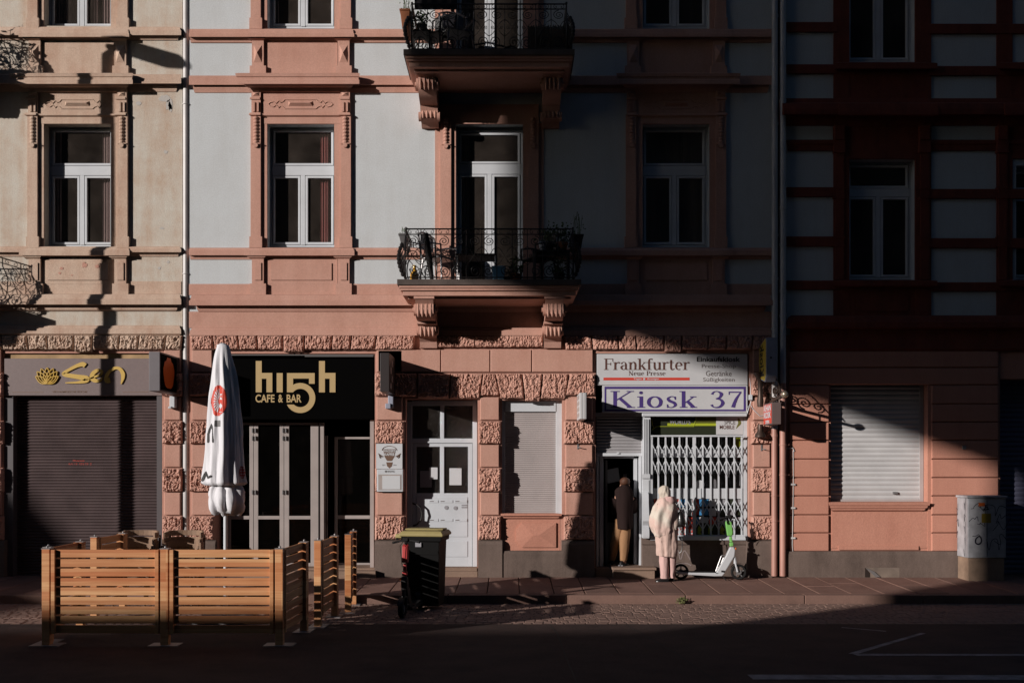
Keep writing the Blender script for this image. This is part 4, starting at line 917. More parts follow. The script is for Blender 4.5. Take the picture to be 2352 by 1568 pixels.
tcx = nt_.nodes.new("ShaderNodeTexCoord"); nt_.links.new(tcx.outputs["Object"], vv.inputs["Vector"]); nt_.links.new(vv.outputs["Distance"], bb.inputs["Height"]); nt_.links.new(bb.outputs[0], gls.inputs["Normal"])
g.build('pane', ORN, dr)
for i, (a, b, c, d, mt) in enumerate(((965, 991.5, 1080.5, 1118.5, PAPERG), (986, 1005, 1073, 1100, PAPER), (1032, 1060, 1074.5, 1113.5, PAPER))):
    g = MB(); g.bx(a, b, c, d, yd + .012 - i * .002, yd + .014 - i * .002); g.build('paper_notice', mt, dr)
def slots(v):
    for k, (a, b) in enumerate(((985, 1007), (1010, 1040), (1044, 1073))):
        g = MB(); g.bx(a, b, v, v + 6, yd - .016, yd - .008); q = g.build('letter_slot', DOORW, dr, bevel=.002); g = MB(); g.bx(a + 2, a + 11, v + 2, v + 3.4, yd - .019, yd - .016); g.build('name_plate', GREYL, q)
slots(1148); slots(1191)
g = MB()
for u, v in ((1025, 1165), (1046, 1166)): g.disc((X(u, yd), yd - .012, Z(v, yd)), (0, 1, 0), .035, .01, 16)
g.bx(1060, 1072, 1158, 1161, yd - .015, yd - .008); g.bx(1060, 1072, 1163, 1166, yd - .015, yd - .008); g.build('stickers', PAPERG, dr)
m = MB(); m.bx(932, 1096, 1303.5, 1311, -.02, .5); m.bx(930, 1097, 1311.5, 1331, -.06, .45); m.build('door_step', STEPM, h2, bevel=.006)
m = MB(); m.tube([(X(u, yd - .1), yd - q_, Z(v, yd - .1)) for u, v, q_ in ((948, 1156, .01), (949, 1156, .08), (957, 1158, .1), (966, 1166, .1), (970, 1180, .1), (967, 1193, .1), (959, 1203, .1), (950, 1207, .08), (949, 1207, .01))], .016, 8); m.build('door_handle', BLACKL, dr, smooth=50)
# ================= narrow window with roller shutter =================
ys = .14
f = MB(); f.bx(1153, 1160, 919, 1181, ys - .02, .3); f.bx(1277, 1292, 919, 1181, ys - .02, .3); f.bx(1160, 1277, 921, 945, ys - .03, .3); fo = f.build('shutter_frame', FRAME, h2, bevel=.004)
shutter(fo, 1160, 1277, 945, 1179, ys + .02, .034, SHUTL, depth=.006)
m = MB(); m.profile(1150, 1290, [(1178, -.03), (1179, -.10), (1184, -.10), (1185, -.06), (1189, -.05), (1191, -.02)]); m.bx(1160, 1286, 1190, 1265, -.005, .02)
x0, x1, z0, z1 = X(1185), X(1277), Z(1256), Z(1200)
c = .1; oc = [(x0 + c, z0), (x1, z0), (x1, z1), (x0 + c, z1), (x0, z1 - c * 1.2), (x0, z0 + c * 1.2)]
m.prism(oc, -.035, .0); n = len(m.v); m.add([(p[0], -.035, p[1]) for p in oc] + [((x0 + x1) / 2 - .05, -.075, (z0 + z1) / 2), ((x0 + x1) / 2 + .05, -.075, (z0 + z1) / 2)], [(0, 1, 7, 6), (1, 2, 7), (2, 3, 6, 7), (3, 4, 6), (4, 5, 6), (5, 0, 6)])
m.build('apron_panel', SALMON, h2)
m = MB(); m.profile(1152, 1290, [(1263.5, -.02), (1265, -.08), (1272, -.09), (1328, -.09)], .01, taper=False); m.build('plinth', PLINTH, h2)
# ================= kiosk front =================
room(h2, 1368, 1720, 811, 1310, .42, 3.0)
m = MB(); m.bx(1475, 1718, 1240, 1328, -.03, .3); m.bx(1473, 1718, 1235, 1250, -.06, -.03)
kw = m.build('shop_window_parapet', PLINTH, h2, bevel=.006)
g = MB(); gt = [(1545, 1293), (1556, 1262), (1563, 1284), (1572, 1264), (1586, 1286)]
sheet(g, ribbon([(X(u, -.033), Z(v, -.033)) for u, v in gt], .022), lambda a, b: (a, -.0335, b)); sheet(g, ribbon([(X(u, -.033), Z(v, -.033)) for u, v in ((1546, 1296), (1575, 1293), (1588, 1298))], .02), lambda a, b: (a, -.0338, b)); g.build('graffiti_tag', GRAFF, kw)
m = MB(); m.bx(1407, 1508, 1303, 1309, -.32, .3); m.bx(1409, 1504, 1309, 1330, -.28, .3); m.bx(1368, 1409, 1303, 1330, -.02, .3); m.build('door_step', STEPM, h2, bevel=.006)
m = MB(); m.bx(1368, 1476, 1298, 1304, .301, 1.5); m.build('kiosk_floor', STEPM, h2)
sh = shutter(h2, 1370, 1474, 955, 1041, .16, .055, plain("kiosk_grey_shutter", (0.40, 0.38, 0.39), .5, var=.15, scale=30), depth=.014)
m = MB(); m.bx(1370, 1475, 1040, 1047, .1, .19); m.bx(1417, 1423, 1038, 1042, .08, .1); m.build('shutter_end_rail', FRAME, sh, bevel=.004)
m = MB(); m.bx(1368, 1475, 947, 956, .05, .3); m.build('shutter_box', GREYFR, h2)
f = MB(); f.bx(1370, 1375, 1047, 1300, .12, .22); f.bx(1377, 1386, 1047, 1300, .2, .3); f.bx(1456, 1464, 1050, 1300, .22, .3); f.bx(1468, 1473, 1047, 1300, .1, .3); f.bx(1386, 1456, 1047, 1052, .2, .3)
kd = f.build('kiosk_door_frame', FRAME, h2, bevel=.004)
f = MB(); xh = X(1388, .3); 
f.obox((xh + .04, .62, Z(1176, .6)), (0, 1, 0), (1, 0, 0), (0, 0, 1), .3, .02, .95); f.build('open_door_leaf', GREYP, kd)
g = MB(); p0 = [(1391.5, 1079), (1420, 1073), (1424, 1104), (1396, 1110)]; g.pr(p0, .58, .585); g.build('paper_notice', PAPERG, kd)
g = MB(); g.bx(1431, 1440, 1088, 1099, 1.0, 1.01); g.build('paper_notice', PAPERG, kd)
f = MB(); f.bx(1388, 1476, 1200, 1300, 1.1, 1.2); f.build('kiosk_counter', GREYP, h2)
# fluted column
f = MB(); f.bx(1475.5, 1494, 955, 1234, .0, .3)
for k in range(4): f.bx(1478.5 + k * 3.4, 1480.2 + k * 3.4, 962, 1088, -.02, .01)
f.bx(1474.5, 1493, 1088, 1098, -.03, .02); f.bx(1476.5, 1490.5, 1102, 1130, -.012, .01)
pf = [(.02, 0), (-.05, 0), (-.09, -.05), (-.10, -.2), (-.15, -.35), (-.16, -.5), (-.10, -.58), (-.17, -.64), (-.19, -.74), (-.17, -.8), (.02, -.8)]
n = len(pf); xx0, xx1 = X(1476, -.1), X(1490, -.1); z0 = Z(1130)
vs = [(xx0, a, z0 + b) for a, b in pf] + [(xx1, a, z0 + b) for a, b in pf]
f.add(vs, [tuple(reversed(range(n))), tuple(range(n, 2 * n))] + [(i, (i + 1) % n, (i + 1) % n + n, i + n) for i in range(n)])
f.build('fluted_column', FRAME, h2, smooth=35)
# shop window behind the gate
ys = .16
f = MB(); f.bx(1494, 1500, 955, 1236, ys, ys + .08); f.bx(1708, 1718, 955, 1236, ys - .03, ys + .08); f.bx(1500, 1708, 1033, 1050, ys, ys + .08); f.bx(1500, 1708, 1121, 1145, ys, ys + .08); f.bx(1500, 1708, 1229, 1236, ys, ys + .08); f.bx(1574, 1580, 1050, 1229, ys + .005, ys + .08); f.bx(1500, 1708, 997, 1003, ys, ys + .08)
f.bx(1494, 1718, 1231, 1240, -.09, ys)
sw = f.build('shop_window_frame', FRAME, h2, bevel=.004)
g = MB(); g.bx(1500, 1708, 1003, 1229, ys + .03, ys + .036); g.build('pane', CLEARG, sw)
g = MB(); g.bx(1494, 1712, 958, 998, ys - .01, ys + .03); wb = g.build('window_banner', DGREEN, sw); g = MB(); g.bx(1597, 1645, 959, 970.5, ys - .013, ys - .0105); g.build('shaded_lime_field', plain('lime_print_painted_shade', (0.10, 0.10, 0.015), .6), wb)  # dim olive is the lime print with its shade put into the colour
g = MB(); g.bx(1533, 1645, 971.5, 977.5, ys - .014, ys - .011); g.build('lime_stripe', LIME, wb)
g = MB(); g.tube([(X(u, ys - .02), ys - .016, Z(v, ys - .02)) for u, v in ((1497, 962), (1499, 978), (1502, 979), (1497, 987), (1508, 979), (1594, 979), (1599, 959.5))], .006, 4); g.build('speech_bubble_outline', LIME, wb)
fit(text_polys("WORLD'S", .02), 1538, 1586, 963, 974, ys - .019, 'banner_words', PAPERG, wb)
g = MB(); g.bx(1645, 1707, 956, 997.5, ys - .022, ys - .012); q = g.build('sticker_board', SIGNW, wb)
fit(text_polys("SPICE", .015), 1664, 1689, 965, 974, ys - .024, 'sticker_words', GREYL, q); fit(text_polys("MOBILE", .02), 1653, 1687, 976, 985, ys - .024, 'sticker_words', BROWNL, q)
g = MB(); sheet(g, ribbon([(X(u, ys), Z(v, ys)) for u, v in ((1695, 960), (1697, 966), (1698, 972), (1694, 978), (1690, 984))], [.02, .05, .055, .03, .004]), lambda a, b: (a, ys - .0245, b)); g.build('chilli_mark', plain("olive_print", (0.15, 0.14, 0.03), .6), q)
g = MB(); g.bx(1691, 1703, 1003, 1027, ys + .03, ys + .035); g.build('lime_sticker', LIME, sw)
# printed goods posters in the lower lights
rr = random.Random(11)
def poster(a, b, c, d, mt, nm='window_poster', y=ys + .02, st=None):
    g = MB(); g.bx(a, b, c, d, y, y + .004); o = g.build(nm, mt, sw)
    return o
cols = [RED, PAPER, BLUEPR, RED, PAPER, BLUEPR, RED, PAPER, PAPERG]
xs = [1502, 1530, 1543, 1556, 1563, 1577, 1590, 1606, 1628, 1646, 1668, 1690, 1707]
k = 0
for r0, r1 in ((1146, 1166), (1167, 1186), (1187, 1204)):
    for i in range(len(xs) - 1):
        mt = cols[(i * 5 + int(r0)) % 9] if xs[i] < 1640 else (PAPERG if (i + k) % 2 else DGREEN)
        poster(xs[i] + .5, xs[i + 1] - 1, r0, r1 - rr.uniform(.5, 4), mt, y=ys + .012 + .008 * rr.random())
    k += 1
q = poster(1544, 1598, 1188, 1229, RED, 'red_poster', ys + .010); fit(text_polys("WORLD", .04), 1549, 1594, 1214, 1226, ys + .008, 'poster_words', PAPER, q)
q = poster(1600, 1707, 1204, 1229, DGREEN, 'green_poster', ys + .010)
g = MB()
for u in (1606, 1630, 1658, 1684): g.pr([(u, 1206), (u + 7, 1216), (u + 2, 1221), (u + 8, 1228), (u - 4, 1225), (u - 3, 1212)], ys + .006, ys + .008)
g.build('lime_drops', LIME, q)
g = MB()
for u, w2, v0, v1 in ((1598, 9, 1103, 1118), (1640, 6, 1100, 1119), (1668, 8, 1070, 1096), (1700, 4, 1060, 1115)): g.bx(u, u + w2, v0, v1, .5, .6)
g.build('goods', PAPERG, sw); g = MB(); g.bx(1590, 1600, 1090, 1110, .8, .9); g.bx(1686, 1700, 1052, 1054, .45, .5); g.build('red_goods', RED, sw)
g = MB(); g.disc((X(1607, .22), ys + .03, Z(1113, .22)), (0, 1, 0), .085, .006, 20); g.build('round_sticker', PAPER, sw)
g = MB()
for v in (1060, 1085): g.bx(1500, 1708, v, v + 1.5, .9, 1.3)
for i in range(26):
    u = 1503 + i * 8 + rr.uniform(-1, 1); g.bx(u, u + 4, 1062 + rr.uniform(0, 8), 1085, 1.0, 1.1)
g.build('shelves', GREYP, h2)
# ---- folding scissor gate: a thing of its own
gt = empty('scissor_gate', (0, 0, 0), label='white folding lattice gate drawn across the kiosk shop window', cat='gate')
yg = .02; m = MB()
bars = [1497.5, 1512.5, 1529, 1545, 1561, 1577.5, 1595, 1614.5, 1633, 1651, 1669, 1687, 1704]
for i, u in enumerate(bars):
    wd = 2.2 if i != 6 else 4.4
    m.bx(u - wd * .85, u + wd * .85, 1001.5, 1231, yg - .012, yg + .012)
m.build('upright_bars', FRAME, gt, bevel=.003)
m = MB(); m2 = MB()
for i in range(len(bars) - 1):
    a, b = bars[i], bars[i + 1]
    for (v0, v1) in ((1019, 1052), (1055, 1092), (1147, 1181), (1183, 1216)):
        m.bar((X(a, yg - .02), yg - .02, Z(v0, yg)), (X(b, yg - .02), yg - .02, Z(v1, yg)), .015, .006)
        m2.bar((X(a, yg + .02), yg + .02, Z(v1, yg)), (X(b, yg + .02), yg + .02, Z(v0, yg)), .015, .006)
m.build('crossed_bars', FRAME, gt); m2.build('crossed_bars', FRAME, gt)
m = MB(); m.bx(1495, 1712, 999, 1002.5, yg - .025, yg + .025); m.bx(1495, 1712, 1228, 1231.5, yg - .03, yg + .03)
for v in (1004, 1093, 1150): m.bx(1491, 1495, v, v + 5, yg - .02, yg + .05)
m.build('guide_rail', FRAME, gt, bevel=.003)
for u, v in ((1330, 1026), (1752, 1030)):
    m = MB(); m.bx(u - 4.5, u - 1, v - 9, v + 5, -.06, -.045); m.tube([(X(u - 2.5), -.06, Z(v + 1)), (X(u - 2.5), -.1, Z(v + 1)), (X(u - 2.5) + .04, -.13, Z(v + 1.5))], .008, 6)
    meta(m.build('wall_hook', METAL, None), 'small metal hook on the smooth stone of the pier ' + ('left of the kiosk door' if u < 1500 else 'right of the kiosk window'), 'hook', 'hooks on the piers')

# ================= signs =================
def place(name, label, cat='sign', group=None): return empty(name, (0, 0, 0), label=label, cat=cat, group=group)
# restaurant fascia sign
s = place('restaurant_sign', 'grey restaurant fascia box with yellow lotus and brush lettering above the dark shutter')
yf = -.02
m = MB(); m.bx(10, 372, 823, 908, yf, .05); m.build('sign_box', GREYSIGN, s, bevel=.006)
def gl(pts, ws): 
    g = MB(); vf = ribbon([(X(u, yf), Z(v, yf)) for u, v in pts], [w_ * 1.3 / 130 for w_ in ws], 8); n = len(vf[0])
    vs = [(a, yf - .022, b) for a, b in vf[0]] + [(a, yf, b) for a, b in vf[0]]
    g.add(vs, vf[1] + [(i, i + 2, i + 2 + n, i + n) for i in range(0, n - 2, 2)] + [(i + 1, i + 3, i + 3 + n, i + 1 + n) for i in range(0, n - 2, 2)]); return g
q = gl([(197, 840), (191, 836.5), (178, 840), (160, 849), (147, 857), (152, 861), (180, 865.5), (199, 869), (198, 874), (180, 878), (151, 879)], [8, 8, 6, 5, 5, 7, 8, 10, 8, 4, 1.5]); q.build('brush_letter', GOLD, s)
q = gl([(205, 871), (217, 866), (231, 860), (234, 853), (226, 850), (215, 857), (212, 868), (220, 874), (231, 873), (236, 866)], [1.5, 3, 4, 5, 5, 7, 8, 7, 4, 1.5]); q.build('brush_letter', GOLD, s)
q = gl([(254, 872), (247, 873), (245, 866), (250, 855), (259, 848), (268, 845), (277, 848), (283, 858), (283, 868), (279, 882)], [9, 10, 6, 5, 5, 5, 6, 7, 6, 1]); q.build('brush_letter', GOLD, s)
m = MB()
def petal(cx, cy, ang, ln, wd):
    n = 9; a = radians(ang); p = []
    for sgn in (1, -1):
        for i in (range(n + 1) if sgn > 0 else range(n, -1, -1)):
            tt = i / n; r_ = sgn * wd * sin(pi * min(1, tt * .98)) * (1 - .25 * tt); p.append((cx + ln * tt * sin(a) + r_ * cos(a), cy - ln * tt * cos(a) + r_ * sin(a)))
    return p
for k, (ang, ln, wd) in enumerate(((0, 36, 9), (-22, 37, 9), (22, 37, 9), (-40, 36, 9), (40, 36, 9), (-58, 31, 8), (58, 31, 8))):
    pts = petal(109.5, 881 , ang, ln * 1.0, wd); pts3 = [(X(u, yf), yf - .012 - .001 * k, Z(v, yf)) for u, v in pts]; m.tube(pts3 + [pts3[0]], .012, 5)
m.build('lotus_emblem', GOLD, s, smooth=50)
m = MB(); m.bx(28, 100, 900, 901, yf - .003, yf); m.bx(282, 340, 899.5, 900.5, yf - .003, yf); m.build('thin_lines', plain("bronze_print", (0.2, 0.11, 0.07), .6), s)
fit(text_polys("VIETNAMESISCHE KÜCHE", .01), 120, 200, 896.5, 901.5, yf - .004, 'small_words', MATS["bronze_print"], s)
# projecting sign beside it
s = place('projecting_sign', 'dark projecting sign with an orange shape, right end of the grey restaurant sign')
yf2 = -.92
m = MB(); x0, x1 = X(342, yf2), X(367, yf2); zt, zb = Z(807, yf2), Z(897.5, yf2)
m.box(x0, x1, yf2, -.06, zb, zt); m.build('case', plain("grey_sign_case", (0.17, 0.15, 0.16), .5, var=.1), s, bevel=.006)
m = MB(); m.box(x1 + .001, x1 + .006, yf2 + .03, -.09, zb + .03, zt - .03); m.build('side_panel', BLACKP, s)
g = MB(); pts = []
for i in range(24):
    a = 2 * pi * i / 24; r_ = 1 + .05 * sin(5 * a) + (.10 if sin(a) > .6 and i % 2 else 0); pts.append((-.5 + .27 * cos(a) * r_, (zt + zb) / 2 - .01 + .26 * sin(a) * r_))
g.add([(x1 + .009, a, b) for a, b in pts], [tuple(range(24))]); g.build('orange_emblem', ORANGE, s)
m = MB(); m.bx(389, 401, 909, 936, -.17, -.05); m.bx(386, 393, 933, 938, -.2, -.04)
meta(m.build('wall_box', FRAME, None, bevel=.01), 'small white wall box on the pier under the projecting restaurant sign', 'wall box')
m = MB(); m.bx(891, 903, 908, 936, -.17, -.05); m.bx(885, 897, 926, 938, -.2, -.04)
meta(m.build('wall_box', SIGNG, None, bevel=.01), 'small grey wall box under the dark projecting light box of the cafe', 'wall box')
s = place('projecting_light_box', 'narrow dark light box projecting from the pier between cafe and house door')
x0, x1 = X(873, yf2), X(894, yf2); zt, zb = Z(810, yf2), Z(899, yf2)
m = MB(); m.box(x0, x1, yf2, -.06, zb, zt); m.build('case', plain("dark_brown_case", (0.035, 0.026, 0.026), .5), s, bevel=.006)
m = MB(); 
for k in range(4): m.box(x1 + .001, x1 + .005, yf2 + .12 + .18 * (k % 2), yf2 + .3 + .18 * (k % 2), zb + .06 + .13 * k, zb + .16 + .13 * k)
m.build('side_letters', GREYFR, s)
s = place('projecting_light_box', 'small white light box projecting from the pier left of the kiosk signs'); 
yk = -.78; x0, x1 = X(1331.5, yk), X(1347, yk); zt, zb = Z(901.5, yk), Z(962, yk)
m = MB(); m.box(x0, x1, yk, -.06, zb, zt); m.build('case', SIGNW, s, bevel=.008); m = MB(); m.box(x0 + .035, x0 + .04, yk - .004, yk, zb, zt); m.box(x1 - .03, x1 - .025, yk - .004, yk, zb, zt); m.build('edge_trim', GREYFR, s)
m = MB()
for k in range(4): m.box(x0 - .004, x0 - .001, yk + .1, yk + .3, zb + .05 + .1 * k, zb + .11 + .1 * k); m.box(x0 - .004, x0 - .001, yk + .4, yk + .62, zb + .05 + .1 * k, zb + .11 + .1 * k)
m.build('side_letters', GREYFR, s)
# newspaper sign and kiosk name sign
s = place('newspaper_sign', 'white newspaper sign with brown serif lettering and a thin red bar above the kiosk')
y1 = -.02
m = MB(); m.bx(1371, 1717, 812.5, 884, y1, .12); m.build('panel', SIGNW, s, bevel=.004)
fit(serif_polys("Frankfurter"), 1387, 1585, 823, 850, y1 - .003, 'large_letters', BROWNL, s, axis='S')
fit(serif_polys("Neue Presse", 1.03), 1443.5, 1528.5, 851.5, 862.5, y1 - .003, 'small_letters', BROWNL, s, axis='S')
m = MB(); m.bx(1386, 1584, 866.8, 873.2, y1 - .002, y1); q = m.build('red_bar', RED, s); fit(text_polys("Tages", .02), 1455, 1474, 867.8, 872.5, y1 - .004, 'bar_words', SIGNW, q); fit(text_polys("Anzeiger", .02), 1486, 1514, 867.8, 872.5, y1 - .004, 'bar_words', SIGNW, q)
m = MB(); m.pr([(1477, 868), (1482, 868), (1482, 871), (1479.5, 873), (1477, 871)], y1 - .005, y1 - .003); m.build('shield', SIGNW, q)
for tx, a, b, c, d, bo, mt in (("Einkaufskiosk", 1600.5, 1700.5, 819, 830.5, .03, BLACKL), ("Presse-Shop", 1612, 1690, 836, 847.5, 0.0, GREYL), ("Getränke", 1621.5, 1680.5, 851.5, 863.5, 0.0, GREYL), ("Süßigkeiten", 1615, 1687.5, 867, 878.5, 0.0, GREYL)): fit(text_polys(tx, bo), a, b, c, d, y1 - .003, 'side_words', mt, s)
s = place('kiosk_name_sign', 'white kiosk name sign with large purple letters and a purple border')
y1 = -.04
m = MB(); m.bx(1384, 1717, 884.8, 947, y1, .13); m.build('panel', SIGNW, s, bevel=.004)
m = MB(); m.bx(1388.5, 1713, 887.5, 893, y1 - .004, y1); m.bx(1388.5, 1713, 940, 944, y1 - .004, y1); m.bx(1388.5, 1392.3, 893, 940, y1 - .004, y1); m.bx(1708, 1713, 893, 940, y1 - .004, y1); m.build('border', PURPLE, s)
fit(serif_polys("Kiosk 37", 1.12), 1402, 1703, 897.5, 937, y1 - .004, 'letters', PURPLE, s, axis='S')
m = MB(); m.bx(1475, 1716, 948, 956, y1 - .01, .14); m.build('light_strip', FRAME, s, bevel=.01)
# yellow kiosk sign (hexagonal box, edge towards the street)
s = place('kiosk_projecting_sign', 'hexagonal kiosk box sign with yellow face and pale blue edge, above the hanging sign')
ya, yb_ = -.62, -.12; x1 = X(1784, ya); x0 = X(1760, ya); zt, zb = Z(775, ya), Z(868, ya); ym = (ya + yb_) / 2
pf = [(ya, zb + .03), (ya, zt - .0), (ya + .08, zt), (yb_ - .05, zt - .1), (yb_, (zt + zb) / 2), (yb_ - .05, zb + .02), (ya + .1, zb - .06)]
n = len(pf); m = MB(); m.add([(x0, a, b) for a, b in pf] + [(x1, a, b) for a, b in pf], [tuple(reversed(range(n))), tuple(range(n, 2 * n))] + [(i, (i + 1) % n, (i + 1) % n + n, i + n) for i in range(n)]); m.build('case', SIGNG, s, bevel=.008)
m = MB(); cyc = sum(p[0] for p in pf) / n; czc = sum(p[1] for p in pf) / n; m.add([(x0 - .003, cyc + (a - cyc) * .93, czc + (b - czc) * .95) for a, b in pf], [tuple(reversed(range(n)))]); q = m.build('yellow_face', YELLOW, s)
vf = text_polys("Kiosk", .03); mx_ = max(v[0] for v in vf[0]); my_ = max(v[1] for v in vf[0])
g = MB(); sheet(g, vf, lambda a, b: (x0 - .006, yb_ - .06 - (yb_ - ya - .14) * 0 - (b / my_) * -.0 - .04 - (1 - b / my_) * .0 - (b / my_) * .26 + .0, zb + .04 + (a / mx_) * (zt - zb - .12))); g.build('face_word', BLACKL, q)
m = MB(); m.bx(1769, 1773, 819, 823, ya - .004, ya); m.build('lock', BLACKL, s)
m = MB(); m.box(x0 + .05, x1 - .05, -.14, -.02, zb + .2, zb + .3); m.build('wall_mount', BRONZE, s)
# hanging Khan kiosk sign with bracket
s = place('hanging_sign', 'small red and white hanging sign under an ornate dark bracket, right of the kiosk')
ya = -.78; x0, x1 = X(1773, ya), X(1794, ya); zt, zb = Z(923.5, ya), Z(974, ya)
m = MB(); m.box(x0, x1, ya, -.22, zb, zt); m.build('case', plain("brown_grey_case", (0.13, 0.09, 0.085), .6), s, bevel=.006)
m = MB(); m.box(x0 - .004, x0 - .001, ya + .02, -.24, zb + .02, zt - .02); q = m.build('red_face', RED, s)
for tx, f0, f1 in (("KHAN", .64, .93), ("KIOSK", .32, .60), ("OPEN", .06, .22)):
    vf = text_polys(tx, .03); a0 = min(v[0] for v in vf[0]); mx_ = max(v[0] for v in vf[0]); my_ = max(v[1] for v in vf[0]); g = MB()
    wdt = .46 if tx != "OPEN" else .26
    sheet(g, vf, lambda a, b: (x0 - .007, -.5 + wdt / 2 - (a - a0) / (mx_ - a0) * wdt, zb + (zt - zb) * (f0 + (f1 - f0) * b / my_))); g.build('face_words', PAPER, q)
m = MB(); yw = -.12; zc = Z(908, -.9)
xc = X(1783, -.5)
m.bar((xc, -.05, zc - .07), (xc, -1.0, zc), .045, .045); m.bar((xc, -.10, zc + .02), (xc, -.55, zc - .03), .03, .03)
m.lathe((xc - .2, -.2, zc - .05), [(.11, .5), (.10, .46), (.05, .38), (.045, .1), (.06, .0), (.05, -.1)], 12); m.lathe((xc - .2, -.2, zb - .2), [(.10, 0), (.09, .05), (.05, .10), (.05, .22)], 12)
m.bx(1762, 1776, 903, 916, -.12, .0)
for k, (yy, r_) in enumerate(((-.35, .08), (-.5, .11), (-.68, .09))):
    m.tube([(xc, yy + a, zc + .06 + b) for a, b in scroll(0, .05, r_, 1.7, -90, 1 if k % 2 else -1, 20)], .012, 5)
m.tube([(xc, -.3, zc + .25), (xc, -.45, zc + .32), (xc, -.6, zc + .26), (xc, -.72, zc + .15), (xc, -.85, zc + .03)], .012, 5)
for yy in (-.3, -.7): m.tube([(xc, yy, zc - .02), (xc, yy, zt)], .012, 5)
m.build('bracket', BRONZE, s, smooth=40); m = MB(); m.ell((xc + .0, -1.03, zc + .01), .062, .062, .062, 14, 8); m.build('ball_end', BALLM, s, smooth=60)
m = MB(); m.tube([(X(u, -.05), -.055, Z(v, -.05)) for u, v in ((1716, 935), (1724, 930), (1730, 940), (1745, 955), (1760, 953))], .006, 5); m.bx(1721, 1728, 906, 918, -.09, -.03); m.tube([(X(u, -.05), -.05, Z(v, -.05)) for u, v in ((1722, 868), (1724, 890), (1724, 906), (1726, 918), (1716, 950))], .006, 5)
meta(m.build('sign_cable', FRAME, None), 'loose pale cable with a small junction box beside the kiosk name sign', 'cable')
# coffee poster and menu case on the pier
s = place('coffee_poster', 'white coffee poster with a brown cup emblem on the pier left of the house door', 'poster')
yp = -.10; m = MB(); m.bx(864, 924, 1018.5, 1076, yp, -.05); m.build('sheet', PAPER, s)
g = MB(); cupc = [(880, 1031), (909, 1031), (906, 1048), (900, 1058), (889, 1058), (883, 1048)]; g.pr(cupc, yp - .003, yp - .001); g.pr([(887, 1061), (902, 1061), (900, 1070), (894.5, 1075), (889, 1070)], yp - .003, yp - .001)
g.tube([(X(894.5 + 17 * cos(radians(a)), yp), yp - .004, Z(1034 + 10 * sin(radians(a)), yp)) for a in range(180, 361, 20)], .005, 4)
for sg in (-1, 1):
    for k in range(3): g.tube([(X(894.5 + sg * (14 + 3 * k), yp), yp - .004, Z(1048 + 2 * k, yp)), (X(894.5 + sg * (20 + 2 * k), yp), yp - .004, Z(1045 - k, yp)), (X(894.5 + sg * (26 - 2 * k), yp), yp - .004, Z(1041 + 5 * k, yp))], .006, 4)
q = g.build('cup_emblem', plain("coffee_brown_print", (0.16, 0.09, 0.06), .6), s)
fit(text_polys("WACKER'S", .03), 881, 908, 1032, 1038, yp - .006, 'emblem_words', PAPER, q); fit(text_polys("KAFFEE", .03), 883, 906, 1040, 1046, yp - .006, 'emblem_words', PAPER, q)
fit(text_polys("SEIT"), 878, 885, 1066, 1069, yp - .004, 'year_words', GREYP, q); fit(text_polys("1914"), 903, 910, 1066, 1069, yp - .004, 'year_words', GREYP, q)
s = place('menu_case', 'white glazed menu case under the coffee poster', 'display case')
m = MB(); m.bx(865.5, 925.5, 1077, 1128.5, -.13, -.05); m.build('case', FRAME, s, bevel=.008)
m = MB(); m.bx(869, 922, 1089, 1125, -.133, -.131); q = m.build('recess', GREYFR, s); m = MB(); m.bx(878, 919, 1092, 1123, -.137, -.134); m.build('menu_sheet', PAPER, q); fit(text_polys("BINDING", .01), 890, 906, 1080, 1084, -.134, 'brewery_words', GREYP, s)
g = MB(); g.disc((X(886, -.13), -.134, Z(1082, -.13)), (0, 1, 0), .018, .004, 12); g.build('brewery_mark', GREYP, s)
# ================= timber terrace fences =================
def fence(label, pts, skip_first=False):
    """pts: list of (x, y) post positions; boards run between successive posts."""
    root = empty('slatted_fence', (0, 0, 0), label=label, cat='fence', group='timber fence sections round the terrace')
    for i, (x, y) in enumerate(pts):
        a = pts[min(i + 1, len(pts) - 1)]; b = pts[max(i - 1, 0)]; an = math.atan2(a[1] - b[1], a[0] - b[0])
        if len(pts) == 4 and i == 2: an = 0
        ux, uy = (cos(an), sin(an), 0), (-sin(an), cos(an), 0); g = gz(y) if y < KY else gz(y)
        top = 1.016 if y < -5.5 else g + 1.13
        m = MB(); m.obox((x, y, (top + g) / 2), ux, uy, (0, 0, 1), .045, .045, (top - g) / 2); po = m.build('post', WOOD, root, bevel=.004)
        m = MB(); m.obox((x, y, g + .006), ux, uy, (0, 0, 1), .17, .11, .005); m.build('base_plate', METAL, po)
        m = MB(); m.obox((x, y, top + .005), ux, uy, (0, 0, 1), .05, .05, .004); m.ell((x, y, top + .022), .014, .014, .016, 8, 5); m.build('cap', METAL, po)
    for i in range(len(pts) - 1):
        a = Vector((*pts[i], 0)); b = Vector((*pts[i + 1], 0)); d = (b - a).normalized(); nrm = Vector((-d.y, d.x, 0)); L = (b - a).length
        top = 1.008 if min(a.y, b.y) < -5.5 and i < 3 and a.y < -5 else gz((a.y + b.y) / 2) + 1.12
        m = MB(); off = nrm * (.02 if nrm.y < 0 else -.0)
        for k in range(9):
            z1 = top - k * .1095; z0 = z1 - .0905
            m.obox(a + d * (L / 2) + Vector((0, 0, (z0 + z1) / 2)), d, nrm, (0, 0, 1), L / 2 - .107, .012, (z1 - z0) / 2)
        m.build('boards', WOOD, root, bevel=.003)
        for e in (.085, L - .085):
            m = MB()
            m.obox(a + d * (e - .0) + Vector((0, 0, top - .485)), d, nrm, (0, 0, 1), .022, .051, .485)
            m.build('stile', WOOD, root, bevel=.003)
    return root
